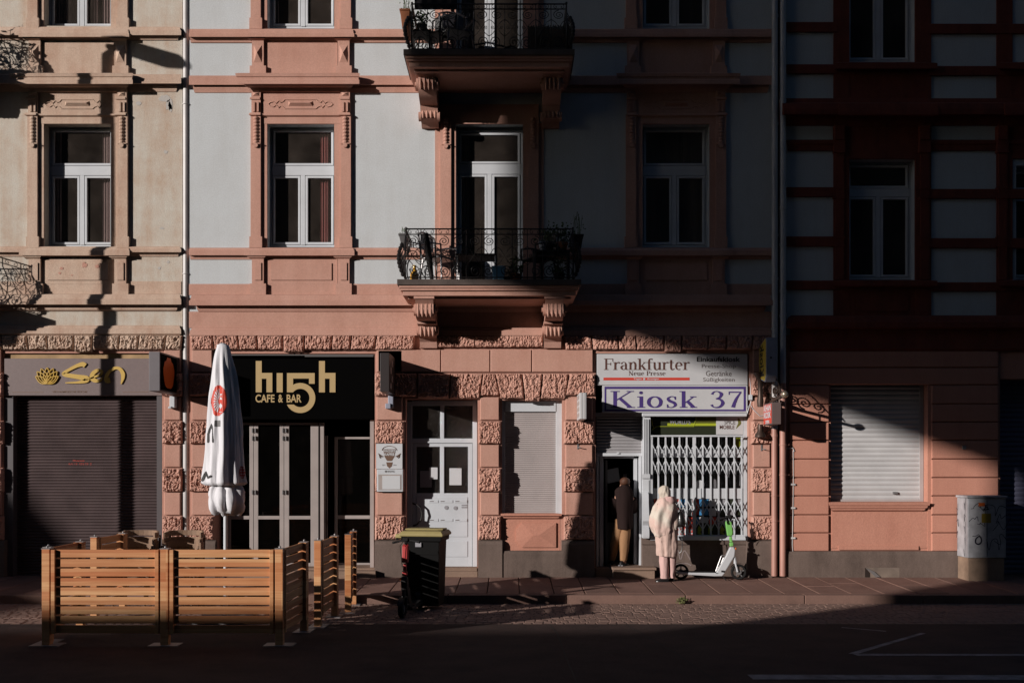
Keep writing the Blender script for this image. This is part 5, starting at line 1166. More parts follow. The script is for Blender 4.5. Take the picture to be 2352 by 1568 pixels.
fence('long timber fence with two wide slatted panels facing the road', [(-5.39, -6.05), (-4.02, -6.05), (-2.694, -6.05), (-2.64, -4.95)])
fence('middle one of the three timber fence sections at the right side of the terrace', [(-2.54, -4.55), (-2.50, -3.55)])
fence('timber fence section nearest the kerb at the right end of the terrace', [(-2.385, -3.1), (-2.45, -2.2)])
fence('timber fence section running back from the left corner post of the terrace', [(-5.47, -5.85), (-5.5, -4.9)])
fence('timber fence section with a lit post behind the left panel, below the wicker chairs', [(-5.78, -3.8), (-5.74, -2.9)])
# ================= wicker chairs =================
def chair_proto():
    r = empty('wicker_chair', (0, 0, 0))
    def loop(z, ry, t_, hb):     # woven back band: curved strip
        m = MB(); n = 14; vs = []
        for i in range(n + 1):
            a = radians(200 - 220 * i / n); cx, cy = .265 * cos(a), -.02 - .20 * sin(a)
            for (dr, dz) in ((0, 0), (t_, 0), (t_, hb), (0, hb)): vs.append((cx + dr * cos(a), cy - dr * sin(a), z + dz + (.0 if sin(a) > .3 else -.02)))
        f = [(i * 4 + k, i * 4 + (k + 1) % 4, i * 4 + 4 + (k + 1) % 4, i * 4 + 4 + k) for i in range(n) for k in range(4)] + [(3, 2, 1, 0), (n * 4, n * 4 + 1, n * 4 + 2, n * 4 + 3)]
        m.add(vs, f); return m
    loop(.79, .2, .035, .082).build('back_rail', WICK, r, bevel=.006); loop(.62, .2, .03, .10).build('backrest', WICK, r)
    m = MB(); m.box(-.25, .25, -.22, .24, .42, .46); m.build('seat', WICK, r, bevel=.02)
    for sx in (-1, 1):
        for sy in (-1, 1):
            m = MB(); m.tube([(sx * .24, sy * .2, 0), (sx * .245, sy * .2, .44), (sx * .26, sy * .17 - .02, .62 if sy > 0 else .80)], .018, 7); m.build('leg', plain("brown_leg", (0.12, 0.07, 0.045), .5) if 'brown_leg' not in MATS else MATS['brown_leg'], r)
    return r
def copy_tree(o, parent=None):
    c = o.copy(); col.objects.link(c); c.parent = parent
    for ch in [q for q in o.children]: copy_tree(ch, c)
    return c
proto = chair_proto(); first = True
nm = {0: 'lowest', 1: 'second from the bottom', 2: 'third from the bottom', 3: 'topmost'}
for si, (px, side) in enumerate(((317, 'left'), (421, 'right'))):
    for k in range(4):
        c = proto if first else copy_tree(proto); first = False
        y = -2.62 - k * .012; c.location = (X(px, y) - .018 * (3 - k), y, gz(-2.62) + .10 * k - .02 + .005); c.rotation_euler = (0, 0, radians(178 if si == 0 else 181))
        meta(c, 'wicker armchair, %s of the %s stack behind the terrace fence' % (nm[k], side), 'chair', 'stacked wicker chairs on the terrace')
# ================= folded parasol =================
yp = -4.0
def PX(u): return X(u, yp)
def PZ(v): return Z(v, yp)
par = empty('folded_parasol', (0, 0, 0), label='tall folded white parasol with a red emblem behind the timber fence', cat='parasol')
m = MB(); xc = PX(518); m.tube([(xc, yp, gz(yp)), (xc, yp, 2.0)], .028, 12); m.build('pole', FRAME, par, smooth=50)
m = MB(); m.box(xc - .35, xc + .35, yp - .35, yp + .35, gz(yp) + .002, gz(yp) + .07); m.build('base_slab', GREYP, par, bevel=.01)
prof = [(790, 511.5, 6), (792, 511.5, 13), (796, 513, 14.5), (815, 512.5, 19), (835, 513, 22.5), (865, 514, 27), (895, 515, 30), (925, 514.5, 33), (960, 514.5, 35.5), (1000, 515, 38.5), (1035, 515.5, 41), (1070, 515.5, 43.5), (1095, 516, 46), (1108, 517, 47), (1114, 518, 40)]
def canr(v, th):
    for i in range(len(prof) - 1):
        if prof[i][0] <= v <= prof[i + 1][0]:
            q = (v - prof[i][0]) / (prof[i + 1][0] - prof[i][0]); c = prof[i][1] * (1 - q) + prof[i + 1][1] * q; r = prof[i][2] * (1 - q) + prof[i + 1][2] * q; break
    g = min(1, (v - 790) / 60)
    fold = 1 + g * (.09 * cos(9 * th + .7 * sin(v * .018)) + .07 * cos(5 * th + 1 + v * .006) + .05 * noise.noise(Vector((3 * cos(th), 3 * sin(th), v * .012))) * 2 + .03 * noise.noise(Vector((9 * cos(th), 9 * sin(th), v * .02))) * 2) - .03 * g
    return c, r * fold
def canp(v, th, off=0.0):
    c, r = canr(v, th); r = r / S(yp) + off
    return (PX(c) + r * cos(th), yp + .82 * r * sin(th), PZ(v))
m = MB(); n = 120; vv_ = [790, 792, 794, 797, 800, 806] + [812 + 6.5 * i for i in range(46)] + [1108, 1111, 1114]
m.loft([[canp(v, 2 * pi * k / n) for k in range(n)] for v in vv_]); cano = m.build('canopy', CANV, par, smooth=70)
m = MB(); m.ell((PX(511.5), yp, PZ(791)), .05, .05, .02, 12, 6); m.build('finial', FRAME, par, smooth=60)
m = MB(); n = 60
for (c, r0, ph, v0, v1) in ((500, 15, 0, 1103, 1178), (530, 25, 2, 1100, 1180), (516, 24, 4, 1106, 1170)):
    rings = []
    for j in range(9):
        q = j / 8; v = v0 + (v1 - v0) * q; rr_ = r0 * (.55 + .7 * sin(pi * min(1, q * .7 + .1))) * (1 if q < .97 else .85)
        rings.append([(PX(c + rr_ * (1 + .16 * cos(6 * a + ph) + .07 * cos(11 * a + ph)) * cos(a)), yp + rr_ / S(yp) * .8 * (1 + .16 * cos(6 * a + ph)) * sin(a), PZ(v + (4 * cos(3 * a + ph) + 2.5 * cos(7 * a + ph)) * q)) for a in [2 * pi * k / n for k in range(n)]])
    m.loft(rings)
m.tube([(PX(516 + 27 * cos(a)), yp + .14 * sin(a), PZ(1116 + 2 * sin(a + 1))) for a in [2 * pi * k / 24 for k in range(25)]], .008, 5)
crumple(m, (PX(516), yp), .035, 5, 8, 5); m.build('gathered_valance', CANV, par, smooth=70)
def patch(test, v0, v1, t0, t1, off, name, mat, nv=40, ntt=50):
    g = MB()
    for i in range(nv):
        for j in range(ntt):
            v = v0 + (v1 - v0) * i / nv; th = t0 + (t1 - t0) * j / ntt; dv = (v1 - v0) / nv; dt = (t1 - t0) / ntt
            if test((j + .5) / ntt, (i + .5) / nv): g.add([canp(v, th, off), canp(v, th + dt, off), canp(v + dv, th + dt, off), canp(v + dv, th, off)], [(0, 1, 2, 3)])
    return g.build(name, mat, cano)
f2 = radians(-140), radians(-66)
patch(lambda a, b: ((a - .5) ** 2 + (b - .5) ** 2) < .25, 886, 956, f2[0], f2[1], .004, 'red_emblem', RED)
def feathers(a, b):
    x_, y_ = a - .62, b - .5; r = math.hypot(x_, y_); an = math.degrees(math.atan2(y_, -x_))
    return (.12 < r < .40 and abs(an) < 75 and (an % 16) < 9) or (abs(x_ - .06) < .05 + .04 * sin(b * 30) and .15 < b < .88 and sin(b * 21) > -.4)
patch(feathers, 886, 956, f2[0], f2[1], .008, 'emblem_figure', CANV, 70, 70)
def inrib(pts, w_):
    def f(a, b): return any((lambda p, q: (lambda tt: math.hypot(a - (p[0] + (q[0] - p[0]) * tt), b - (p[1] + (q[1] - p[1]) * tt)) < w_)(max(0, min(1, ((a - p[0]) * (q[0] - p[0]) + (b - p[1]) * (q[1] - p[1])) / ((q[0] - p[0]) ** 2 + (q[1] - p[1]) ** 2)))))(pts[i], pts[i + 1]) for i in range(len(pts) - 1))
    return f
patch(inrib([(.1, .9), (.12, .5), (.3, .1), (.5, .3), (.6, .9)], .07), 972, 1018, radians(-150), radians(-95), .004, 'black_letter', BLACKL)
patch(inrib([(.1, .2), (.9, .2)], .2), 966, 1002, radians(-112), radians(-90), .004, 'grey_print', GREYP)
patch(inrib([(.1, .8), (.3, .2), (.6, .6), (.9, .5)], .09), 1078, 1108, radians(-160), radians(-115), .004, 'black_print', BLACKL)
patch(lambda a, b: ((a - .5) ** 2 + (b - .5) ** 2) < .25 and (sin(a * 23) + sin(b * 27)) > -.6, 1070, 1098, radians(-28), radians(-5), .004, 'dark_red_print', REDD)
# ================= wheelie bin =================
bn = empty('wheelie_bin', (-1.30, -2.62, gz(-2.62)), radians(-9), label='black wheelie bin with a yellow lid on the setts by the kerb', cat='bin')
m = MB(); n = 4
def tb(z, hx, hy, cx=0): return [(cx - hx, -hy, z), (cx + hx, -hy, z), (cx + hx, hy, z), (cx - hx, hy, z)]
m.loft([tb(.05, .225, .20, .02), tb(.5, .245, .225, .01), tb(.93, .265, .25), tb(.935, .30, .275), tb(1.0, .305, .28)])
for z in (.30, .45, .6, .75): m.box(-.23, .25, -.245, -.2, z, z + .012)
m.build('body', BINB, bn, bevel=.012)
m = MB(); m.loft([tb(1.0, .33, .295, .0), tb(1.03, .335, .30, .0), tb(1.07, .30, .27, .0), tb(1.085, .2, .18, .02)]); m.box(-.40, -.30, -.26, .26, .975, 1.03); m.box(-.28, .30, -.14, .14, 1.08, 1.1); m.build('lid', BINY, bn, bevel=.014)
m = MB(); m.tube([(-.37, -.27, .965), (-.37, .27, .965)], .017, 8); m.build('handle', BINB, bn)
for sy in (-1, 1):
    m = MB(); m.disc((-.19, sy * .24, .10), (0, 1, 0), .10, .05, 20); m.build('wheel', RUBBER, bn, smooth=40)
m = MB(); m.box(-.09, .0, -.272, -.268, .86, .92); m.build('sticker', PAPERG, bn)
bn.scale = (1, 1, 1.09)
# ================= scooters =================
def scooter(label, sleeve, bodym, loc, rz, steer=0.0, grp='parked electric scooters'):
    r = empty('electric_scooter', loc, rz, label=label, cat='scooter', group=grp)
    q = lambda x, y: ((x - 1040) * .16406 / 131.0, (1455 - y) * .16406 / 131.0)   # profile read in the enlarged photo
    def P3(x, y, yy=0.0): a, b = q(x, y); return (a, yy, b)
    m = MB(); pts = [(640, 1340), (800, 1352), (1120, 1352), (1150, 1365), (1250, 1352), (1215, 1400), (1110, 1402), (640, 1378), (590, 1372), (585, 1345)]
    m.prism([q(*p) for p in pts], -.075, .075); m.build('deck', bodym, r, bevel=.012)
    m = MB(); m.prism([q(*p) for p in [(645, 1337), (1120, 1346), (1120, 1352), (645, 1341)]], -.07, .07); m.build('grip_mat', BLACKL, r)
    m = MB(); m.prism([q(*p) for p in [(1130, 1360), (1240, 1372), (1385, 1130), (1395, 1040), (1375, 1000), (1325, 1000), (1270, 1115)]], -.045, .045); m.build('neck', bodym, r, bevel=.015)
    m = MB(); m.prism([q(*p) for p in [(1205, 1320), (1250, 1325), (1250, 1352), (1200, 1345)]], -.049, -.046); m.build('battery_hatch', BLACKL, r)
    m = MB(); m.tube([P3(1130, 1335, -.02), P3(1205, 1130, -.02), P3(1215, 1118, -.02), P3(1280, 1118, -.02)], .008, 6); m.tube([P3(1160, 1340, .02), P3(1240, 1150, .02)], .02, 6); m.build('frame_loop', METAL, r)
    ax = q(1362, 1000)
    st = empty_child = None
    m = MB(); m.prism([q(*p) for p in [(1322, 995), (1372, 990), (1368, 935), (1318, 945)]], -.035, .035)
    m.prism([q(*p) for p in [(1325, 940), (1362, 935), (1350, 850), (1312, 860)]], -.025, .025)
    m.prism([q(*p) for p in [(1290, 850), (1355, 845), (1362, 800), (1345, 660), (1300, 640), (1265, 650), (1265, 690)]], -.04, .04)
    m.build('stem_sleeve', sleeve, r, bevel=.012)
    m = MB(); c, s_ = cos(steer), sin(steer)
    hb = q(1290, 610); m.tube([(hb[0] - .02 - s_ * .25, -c * .25, hb[1] - .03), (hb[0] - s_ * .1, -c * .1, hb[1]), (hb[0] + s_ * .1, c * .1, hb[1] + .015), (hb[0] + s_ * .25, c * .25, hb[1])], [.018, .013, .013, .018], 8)
    m.tube([(hb[0], 0, hb[1]), q(1300, 660)[:1] + (0,) + q(1300, 660)[1:]], .022, 8)
    m.tube([(hb[0] - s_ * .15 + .03, -c * .15, hb[1]), (hb[0] - s_ * .22 + .09, -c * .2, hb[1] - .02)], .007, 5); m.obox((hb[0] + .02, 0, hb[1] + .03), (1, 0, 0), (0, 1, 0), (0, 0, 1), .04, .035, .02)
    m.tube([(hb[0] + .03, -.03, hb[1]), (hb[0] + .14, -.05, hb[1] - .05), (hb[0] + .13, -.02, hb[1] - .35)], .005, 5)
    m.build('handlebar', RUBBER, r, smooth=40)
    m = MB(); m.tube([P3(1385, 1140), P3(1395, 1190), P3(1400, 1230)], .028, 8); 
    for sy in (-1, 1): m.tube([P3(1395, 1225, sy * .045), P3(1425, 1340, sy * .05)], .016, 8)
    m.build('fork', bodym, r, smooth=40)
    for (wx, nmw) in ((1445, 'front'), (655, 'rear')):
        a, b = q(wx, 1345); R_ = .135; m = MB()
        ringp = lambda rr_, yy: [(a + rr_ * cos(2 * pi * k / 28), yy, b + rr_ * sin(2 * pi * k / 28)) for k in range(28)]
        m.loft([ringp(.095, -.03), ringp(.12, -.035), ringp(R_, -.018), ringp(R_, .018), ringp(.12, .035), ringp(.095, .03), ringp(.095, -.03)], False); wh = m.build('wheel', RUBBER, r, smooth=40)
        m = MB(); m.disc((a, 0, b), (0, 1, 0), .045, .06, 14)
        for k in range(5): m.bar((a, 0, b), (a + .1 * cos(2 * pi * k / 5 + .3), 0, b + .1 * sin(2 * pi * k / 5 + .3)), .02, .025)
        m.build('rim', GREYP, wh)
    m = MB(); a, b = q(1445, 1345); n = 10
    for (aa, bb, t0, t1) in ((a, b, 20, 150), (*q(655, 1345), 30, 175)):
        vs = []
        for k in range(n + 1):
            th = radians(t0 + (t1 - t0) * k / n)
            for yy in (-.04, .04): vs.append((aa + .155 * cos(th), yy, bb + .155 * sin(th)))
        m.add(vs, [(2 * k, 2 * k + 1, 2 * k + 3, 2 * k + 2) for k in range(n)])
    m.build('mudguard', BLACKL, r)
    m = MB(); m.tube([P3(1225, 1400, -.03), P3(1240, 1430, -.09), P3(1262, 1452, -.12)], .009, 6); m.build('kickstand', RUBBER, r)
    m = MB(); m.ell(P3(1400, 1022, -.04), .014, .014, .02, 8, 5); m.build('side_reflector', ORANGE, r)
    return r
ysc = -.40
scooter('white electric scooter with a green stem parked before the kiosk window', SCG, SCW, (X(1457.75 + .16406 * 1040, ysc), ysc, gz(ysc) + .012), radians(-3), radians(38))
scooter('red and black electric scooter standing beside the wheelie bin', REDD, BLACKL, (-1.45, -3.2, gz(-3.2)), radians(-99), radians(25))
# ================= distribution cabinet =================
cbx = empty('distribution_cabinet', (0, 0, 0), label='white metal cabinet covered in marker tags on a concrete base', cat='cabinet')
yc = -.55; x0, x1 = X(2223, yc), X(2311, yc); zt, zb = Z(1138, yc), Z(1281, yc)
m = MB(); m.box(x0, x1, yc, -.13, zb, zt - .04); m.build('shell', CABW, cbx, bevel=.015); m = MB(); m.box(x0 - .02, x1 + .02, yc - .02, -.12, zt - .04, zt); m.build('roof_cap', CABW, cbx, bevel=.01)
m = MB(); m.box(x0 + .01, x1 - .02, yc + .015, -.14, gz(-.4) - .01, zb); m.build('base', CABB, cbx, bevel=.01); m = MB(); m.box((x0 + x1) / 2 - .003, (x0 + x1) / 2 + .003, yc - .003, yc, zb + .03, zt - .07); m.build('door_gap', BLACKL, cbx)
g = MB(); rr = random.Random(4)
def tagp(u, v, sc, k, wd=.010):
    p = [(X(u, yc) + sc * (i * .35 + rr.uniform(-.3, .3)) * .1, Z(v, yc) + sc * rr.uniform(-.9, .9) * .08) for i in range(k)]
    sheet(g, ribbon(p, wd, 6), lambda a, b: (a, yc - .002 - .0003 * rr.random(), b))
for u, v, sc, k in ((2232, 1160, 1, 5), (2247, 1165, 1, 6), (2228, 1190, .8, 6), (2244, 1200, 1, 5), (2236, 1225, .8, 5), (2262, 1175, 1.6, 7), (2278, 1210, 1.8, 7), (2285, 1240, 1.5, 5), (2268, 1250, 1.4, 6), (2290, 1190, 1.4, 6)): tagp(u, v, sc, k)
sheet(g, ribbon([(X(u, yc), Z(v, yc)) for u, v in ((2246, 1232), (2241, 1238), (2241, 1246), (2248, 1249), (2254, 1243), (2252, 1233), (2246, 1231))], .025, 6), lambda a, b: (a, yc - .0032, b)); sheet(g, ribbon([(X(u, yc), Z(v, yc)) for u, v in ((2258, 1155), (2264, 1163), (2260, 1170), (2272, 1168))], .02, 6), lambda a, b: (a, yc - .0034, b))
xs0 = x0 - .002
for k in range(9): sheet(g, ribbon([(-.48 + .09 * rr.random() + .28 * (k % 2), zb + .1 + .1 * k + .04 * i * (1 if i % 2 else -1)) for i in range(4)], .009, 5), lambda a, b: (xs0 - .0003 * k, a, b))
g.build('marker_tags', GRAFB, cbx)
m = MB(); m.bx(2248, 2262, 1154, 1162, yc - .004, yc); m.build('orange_sticker', ORANGE, cbx); m = MB(); m.bx(2255, 2276, 1179, 1200, yc - .004, yc); m.build('ochre_sticker', plain("ochre_sticker", (0.3, 0.2, 0.02), .6), cbx)
m = MB(); m.bx(2211, 2220, 1023, 1032, -.07, -.04); meta(m.build('alarm_box', METAL, None, bevel=.008), 'small square metal box on the salmon wall above the cabinet', 'wall box')
# ================= weed =================
m = MB(); gx, gy, gz0 = X(1565, KY - .05), KY - .06, gz(KY - .06); rr = random.Random(8)
for k in range(70):
    a = rr.uniform(0, 2 * pi); r_ = rr.uniform(.0, .07); z = rr.uniform(.0, .10); p = Vector((gx + r_ * cos(a), gy + r_ * sin(a) * .6, gz0 + z)); d = Vector((rr.uniform(-1, 1), rr.uniform(-1, .3), rr.uniform(-.2, 1))).normalized(); sd_ = d.cross(Vector((rr.random(), rr.random(), rr.random()))).normalized()
    m.add([p, p + d * .02 + sd_ * .012, p + d * .045, p + d * .02 - sd_ * .012], [(0, 1, 2, 3)])
meta(m.build('weed', plain("dry_green_weed", (0.16, 0.17, 0.06), .8, var=.4, scale=80), None), 'small green weed growing out of the gutter against the kerb', 'weed')
# ================= people =================
def ring(cx, cy, z, rx, ry, n=40, fold=0.0, k=7, ph=0.0, tilt=0.0):
    out = []
    for i in range(n):
        a = 2 * pi * i / n; f = 1 + fold * (cos(k * a + ph) + .5 * cos((k + 4) * a + ph * 2))
        out.append((cx + rx * f * cos(a), cy + ry * f * sin(a), z + tilt * cos(a)))
    return out
def skinfig(name, J, E, mat, parent, sub=2):
    names = list(J); me = bpy.data.meshes.new(name); me.from_pydata([J[k][0] for k in names], [(names.index(a), names.index(b)) for a, b in E], [])
    o = bpy.data.objects.new(name, me); link(o, parent); me.materials.append(mat)
    md = o.modifiers.new('skin', 'SKIN'); md.use_smooth_shade = True
    for i, k in enumerate(names):
        r = J[k][1]; me.skin_vertices[0].data[i].radius = (r, r) if not isinstance(r, tuple) else r
        me.skin_vertices[0].data[i].use_root = (k == 'pelvis')
    s = o.modifiers.new('sub', 'SUBSURF'); s.levels = sub; s.render_levels = sub
    return o
def fingers(J, E, wrist, palm, d, side, sc=1.0):
    w_ = Vector(J[wrist][0]); d = Vector(d).normalized(); sd_ = Vector(side).normalized(); p = w_ + d * .085 * sc; J[palm] = (tuple(p), .022); E.append((wrist, palm))
    dn = d.cross(sd_)
    for i, (o_, L) in enumerate(((-.03, .068), (-.01, .078), (.01, .074), (.03, .058))):
        a = p + sd_ * o_ + d * .01; b = a + d * L * .55 + dn * .008; c = b + d * L * .35 + dn * .03
        J[palm + 'a%d' % i] = (tuple(a), .010); J[palm + 'b%d' % i] = (tuple(b), .009); J[palm + 'c%d' % i] = (tuple(c), .0075); E += [(palm, palm + 'a%d' % i), (palm + 'a%d' % i, palm + 'b%d' % i), (palm + 'b%d' % i, palm + 'c%d' % i)]
    a = w_ + d * .035 - sd_ * .035; b = a + d * .04 - sd_ * .015 + dn * .01; J[palm + 't0'] = (tuple(a), .012); J[palm + 't1'] = (tuple(b), .010); E += [(wrist, palm + 't0'), (palm + 't0', palm + 't1')]
# --- woman seen from behind
yw = -.62
wx = lambda x, y=yw: X(1457.75 + .16406 * x, y)
wz = lambda v, y=yw: Z(1090.25 + .16406 * v, y)
zg = gz(yw) + .012
wo = empty('person', (0, 0, 0), label='person in cream headscarf and pale pink clothes standing at the kiosk window', cat='person')
cx = wx(440)
J = {'pelvis': ((cx, yw, .88), .12), 'chest': ((cx - .0, yw, 1.2), .12), 'neck': ((wx(425), yw + .02, 1.40), .05), 'head': ((wx(423), yw + .05, 1.50), .085), 'crown': ((wx(420), yw + .05, 1.57), .07), 'chin': ((wx(425), yw + .13, 1.45), .03), 'nose': ((wx(424), yw + .155, 1.50), .013),
     'shL': ((cx - .15, yw, 1.30), .05), 'elL': ((cx - .20, yw + .05, 1.05), .04), 'wrL': ((cx - .08, yw + .24, 1.02), .026), 'shR': ((cx + .15, yw, 1.30), .05), 'elR': ((cx + .19, yw + .06, 1.06), .04), 'wrR': ((cx + .06, yw + .24, 1.04), .026),
     'hipL': ((cx - .06, yw, .82), .07), 'knL': ((wx(412), yw + .02, .46), .045), 'anL': ((wx(415), yw + .0, .09), .04), 'toL': ((wx(395), yw + .12, .04), .03), 'hipR': ((cx + .06, yw, .82), .07), 'knR': ((wx(525), yw + .04, .46), .045), 'anR': ((wx(520), yw + .04, .09), .04), 'toR': ((wx(530), yw + .17, .04), .03)}
E = [('pelvis', 'chest'), ('chest', 'neck'), ('neck', 'head'), ('head', 'crown'), ('head', 'chin'), ('head', 'nose')]
for s_ in 'LR': E += [('chest', 'sh' + s_), ('sh' + s_, 'el' + s_), ('el' + s_, 'wr' + s_), ('pelvis', 'hip' + s_), ('hip' + s_, 'kn' + s_), ('kn' + s_, 'an' + s_), ('an' + s_, 'to' + s_)]
fingers(J, E, 'wrL', 'paL', (.8, .5, .1), (0, .3, 1)); fingers(J, E, 'wrR', 'paR', (-.8, .5, .1), (0, .3, 1))
skinfig('body', J, E, SKIN, wo)
m = MB(); R_ = []
for v, a, b, ry in ((420, 330, 590, .13), (385, 330, 560, .13), (350, 348, 525, .115), (320, 355, 508, .11), (285, 344, 508, .12), (250, 336, 506, .125), (215, 338, 502, .125), (185, 348, 492, .115), (165, 368, 475, .10), (152, 392, 455, .07), (146, 412, 436, .03)):
    R_.append(ring(wx((a + b) / 2), yw + .04, wz(v), (wx(b) - wx(a)) / 2, ry, 48, .035 if v > 200 else .01, 5, v * .02))
m.loft(dense(R_, 3)); crumple(m, (wx(423), yw + .04), .016, 2, 13, 7); m.build('headscarf', CLOTHW, wo, smooth=70)
m = MB(); R_ = []
for v, a, b, ry, fo, tl in ((312, 372, 520, .10, .01, 0), (335, 345, 548, .125, .02, 0), (370, 312, 575, .15, .03, 0), (430, 283, 598, .165, .04, 0), (500, 250, 604, .18, .07, 0), (580, 224, 602, .19, .09, 0), (660, 218, 592, .195, .10, .0), (720, 226, 582, .19, .10, .01), (780, 250, 560, .18, .10, .02), (830, 285, 530, .165, .09, .03), (858, 320, 500, .14, .08, .03)):
    R_.append(ring(wx((a + b) / 2), yw + .01, wz(v), (wx(b) - wx(a)) / 2, ry, 72, fo, 7, .9 + v * .003, tl))
m.loft(dense(R_), False); crumple(m, (cx, yw), .030, 1); m.build('shawl', SHAWL, wo, smooth=70)
m = MB(); m.loft([ring(wx(480), yw - .035, wz(v), r, .11, 24, .05, 5) for v, r in ((300, .07), (330, .11), (365, .13), (400, .10), (430, .05))]); m.build('rose_collar', CLOTHR, wo, smooth=70)
m = MB(); R_ = []
for v, a, b, ry, fo in ((640, 270, 596, .15, .03), (760, 283, 602, .16, .05), (850, 292, 606, .16, .06), (930, 296, 610, .155, .07), (1010, 304, 606, .15, .08), (1080, 312, 596, .15, .09), (1118, 318, 588, .15, .09), (1135, 322, 582, .145, .09)):
    R_.append(ring(wx((a + b) / 2), yw + .01, wz(v), (wx(b) - wx(a)) / 2, ry, 80, fo * .55, 9, 1.7, -.012 * (v > 1100)))
m.loft(dense(R_), False); crumple(m, (cx, yw), .022, 4, 11, 1.6); m.build('tunic', CLOTHP, wo, smooth=70)
m = MB()
for pts in (((1080, 348, 470), (1200, 350, 475), (1320, 356, 472), (1400, 360, 470), (1445, 362, 478)), ((1080, 462, 588), (1200, 470, 582), (1320, 480, 572), (1400, 488, 562), (1440, 492, 560))):
    m.loft([ring(wx((a + b) / 2), yw + (.01 if pts[0][1] < 400 else .04), wz(v), (wx(b) - wx(a)) / 2, .085, 36, .035, 6, v * .01) for v, a, b in pts], False)
crumple(m, (cx, yw), .012, 7, 14, 7); m.build('trousers', CLOTHR, wo, smooth=70)
for a, b, v, dy in ((285, 470, 1468, -.03), (470, 560, 1462, .05)):
    m = MB(); xa, xb_ = wx(a), wx(b)
    m.loft([[(xa + (xb_ - xa) * q_, yw + dy + hw_ * cos(an), zg + .002 + h_ * max(0, sin(an))) for an in [2 * pi * k / 14 for k in range(14)]] for q_, hw_, h_ in ((0, .01, .02), (.12, .035, .035), (.4, .045, .05), (.75, .04, .09), (.97, .035, .09), (1, .02, .05))]); m.build('shoe', LEATHER if a < 300 else BLACKL, wo, smooth=60)
bg_ = empty('shoulder_bag', (0, 0, 0), label='black shiny leather shoulder bag hanging at the right side of the person in pink', cat='bag')
m = MB(); R_ = []
for v, a, b, ry in ((505, 628, 655, .03), (530, 602, 678, .06), (580, 592, 694, .075), (640, 586, 708, .085), (680, 582, 712, .085), (710, 584, 690, .07), (728, 592, 640, .03)): R_.append(ring(wx((a + b) / 2, yw - .03), yw - .04, wz(v), (wx(b) - wx(a)) / 2, ry, 26, .05, 5, v * .03))
m.loft(R_); m.build('pouch', LEATHER, bg_, smooth=60)
m = MB(); m.tube([(wx(545), yw - .07, wz(362)), (wx(575), yw - .145, wz(410)), (wx(605), yw - .14, wz(470)), (wx(640), yw - .08, wz(520))], .012, 6); m.tube([(wx(545), yw - .07, wz(362)), (wx(535), yw + .08, wz(350)), (wx(560), yw + .16, wz(420))], .012, 6)
m.tube([(wx(650), yw - .06, wz(700)), (wx(652), yw - .08, wz(860)), (wx(655), yw - .08, wz(1000)), (wx(640), yw - .07, wz(1070)), (wx(622), yw - .06, wz(1085))], .007, 5); m.build('strap', LEATHER, bg_, smooth=60)
# --- man in the doorway
ym_ = .02
mx = lambda x, y=ym_: X(1335.25 + .1875 * x, y)
mz = lambda v, y=ym_: Z(1029 + .1875 * v, y)
mo = empty('person', (0, 0, 0), label='person in a dark coat and tan trousers entering the kiosk door, seen from behind', cat='person')
cx = mx(530)
J = {'pelvis': ((mx(520), ym_ + .03, 1.0), .09), 'chest': ((mx(530), ym_ + .04, 1.28), .13), 'neck': ((mx(530), ym_ + .08, 1.46), .055), 'head': ((mx(540), ym_ + .11, 1.60), .09), 'crown': ((mx(540), ym_ + .11, 1.665), .075), 'chin': ((mx(545), ym_ + .2, 1.55), .035), 'nose': ((mx(548), ym_ + .225, 1.60), .014), 'earL': ((mx(478), ym_ + .11, 1.59), .016), 'earR': ((mx(602), ym_ + .12, 1.59), .016),
     'shL': ((mx(430), ym_ + .03, 1.40), .06), 'elL': ((mx(415), ym_ + .12, 1.14), .045), 'wrL': ((mx(470), ym_ + .33, 1.14), .028), 'shR': ((mx(625), ym_ + .04, 1.38), .06), 'elR': ((mx(655), ym_ + .16, 1.18), .045), 'wrR': ((mx(640), ym_ + .38, 1.30), .028),
     'hipL': ((mx(470), ym_, .92), .06), 'knL': ((mx(425), ym_ + .12, .58), .06), 'anL': ((mx(385), ym_ + .2, .28), .04), 'toL': ((mx(385), ym_ + .33, .235), .035), 'hipR': ((mx(545), ym_, .92), .06), 'knR': ((mx(528), ym_ + .0, .58), .06), 'anR': ((mx(515), ym_ - .02, .28), .04), 'toR': ((mx(540), ym_ + .1, .235), .035)}
E = [('pelvis', 'chest'), ('chest', 'neck'), ('neck', 'head'), ('head', 'crown'), ('head', 'chin'), ('head', 'nose'), ('head', 'earL'), ('head', 'earR')]
for s_ in 'LR': E += [('chest', 'sh' + s_), ('sh' + s_, 'el' + s_), ('el' + s_, 'wr' + s_), ('pelvis', 'hip' + s_), ('hip' + s_, 'kn' + s_), ('kn' + s_, 'an' + s_), ('an' + s_, 'to' + s_)]
fingers(J, E, 'wrL', 'paL', (.3, .9, .1), (1, 0, 0)); fingers(J, E, 'wrR', 'paR', (-.1, .9, .3), (1, 0, 0))
skinfig('body', J, E, SKIN, mo)
m = MB(); m.loft([ring(mx((a + b) / 2), ym_ + .095, mz(v), (mx(b) - mx(a)) / 2, ry, 30, .01, 6) for v, a, b, ry in ((452, 492, 590, .07), (430, 482, 600, .095), (400, 478, 604, .105), (375, 490, 592, .10), (360, 512, 570, .07), (354, 530, 550, .03))]); m.build('hair', HAIR, mo, smooth=70)
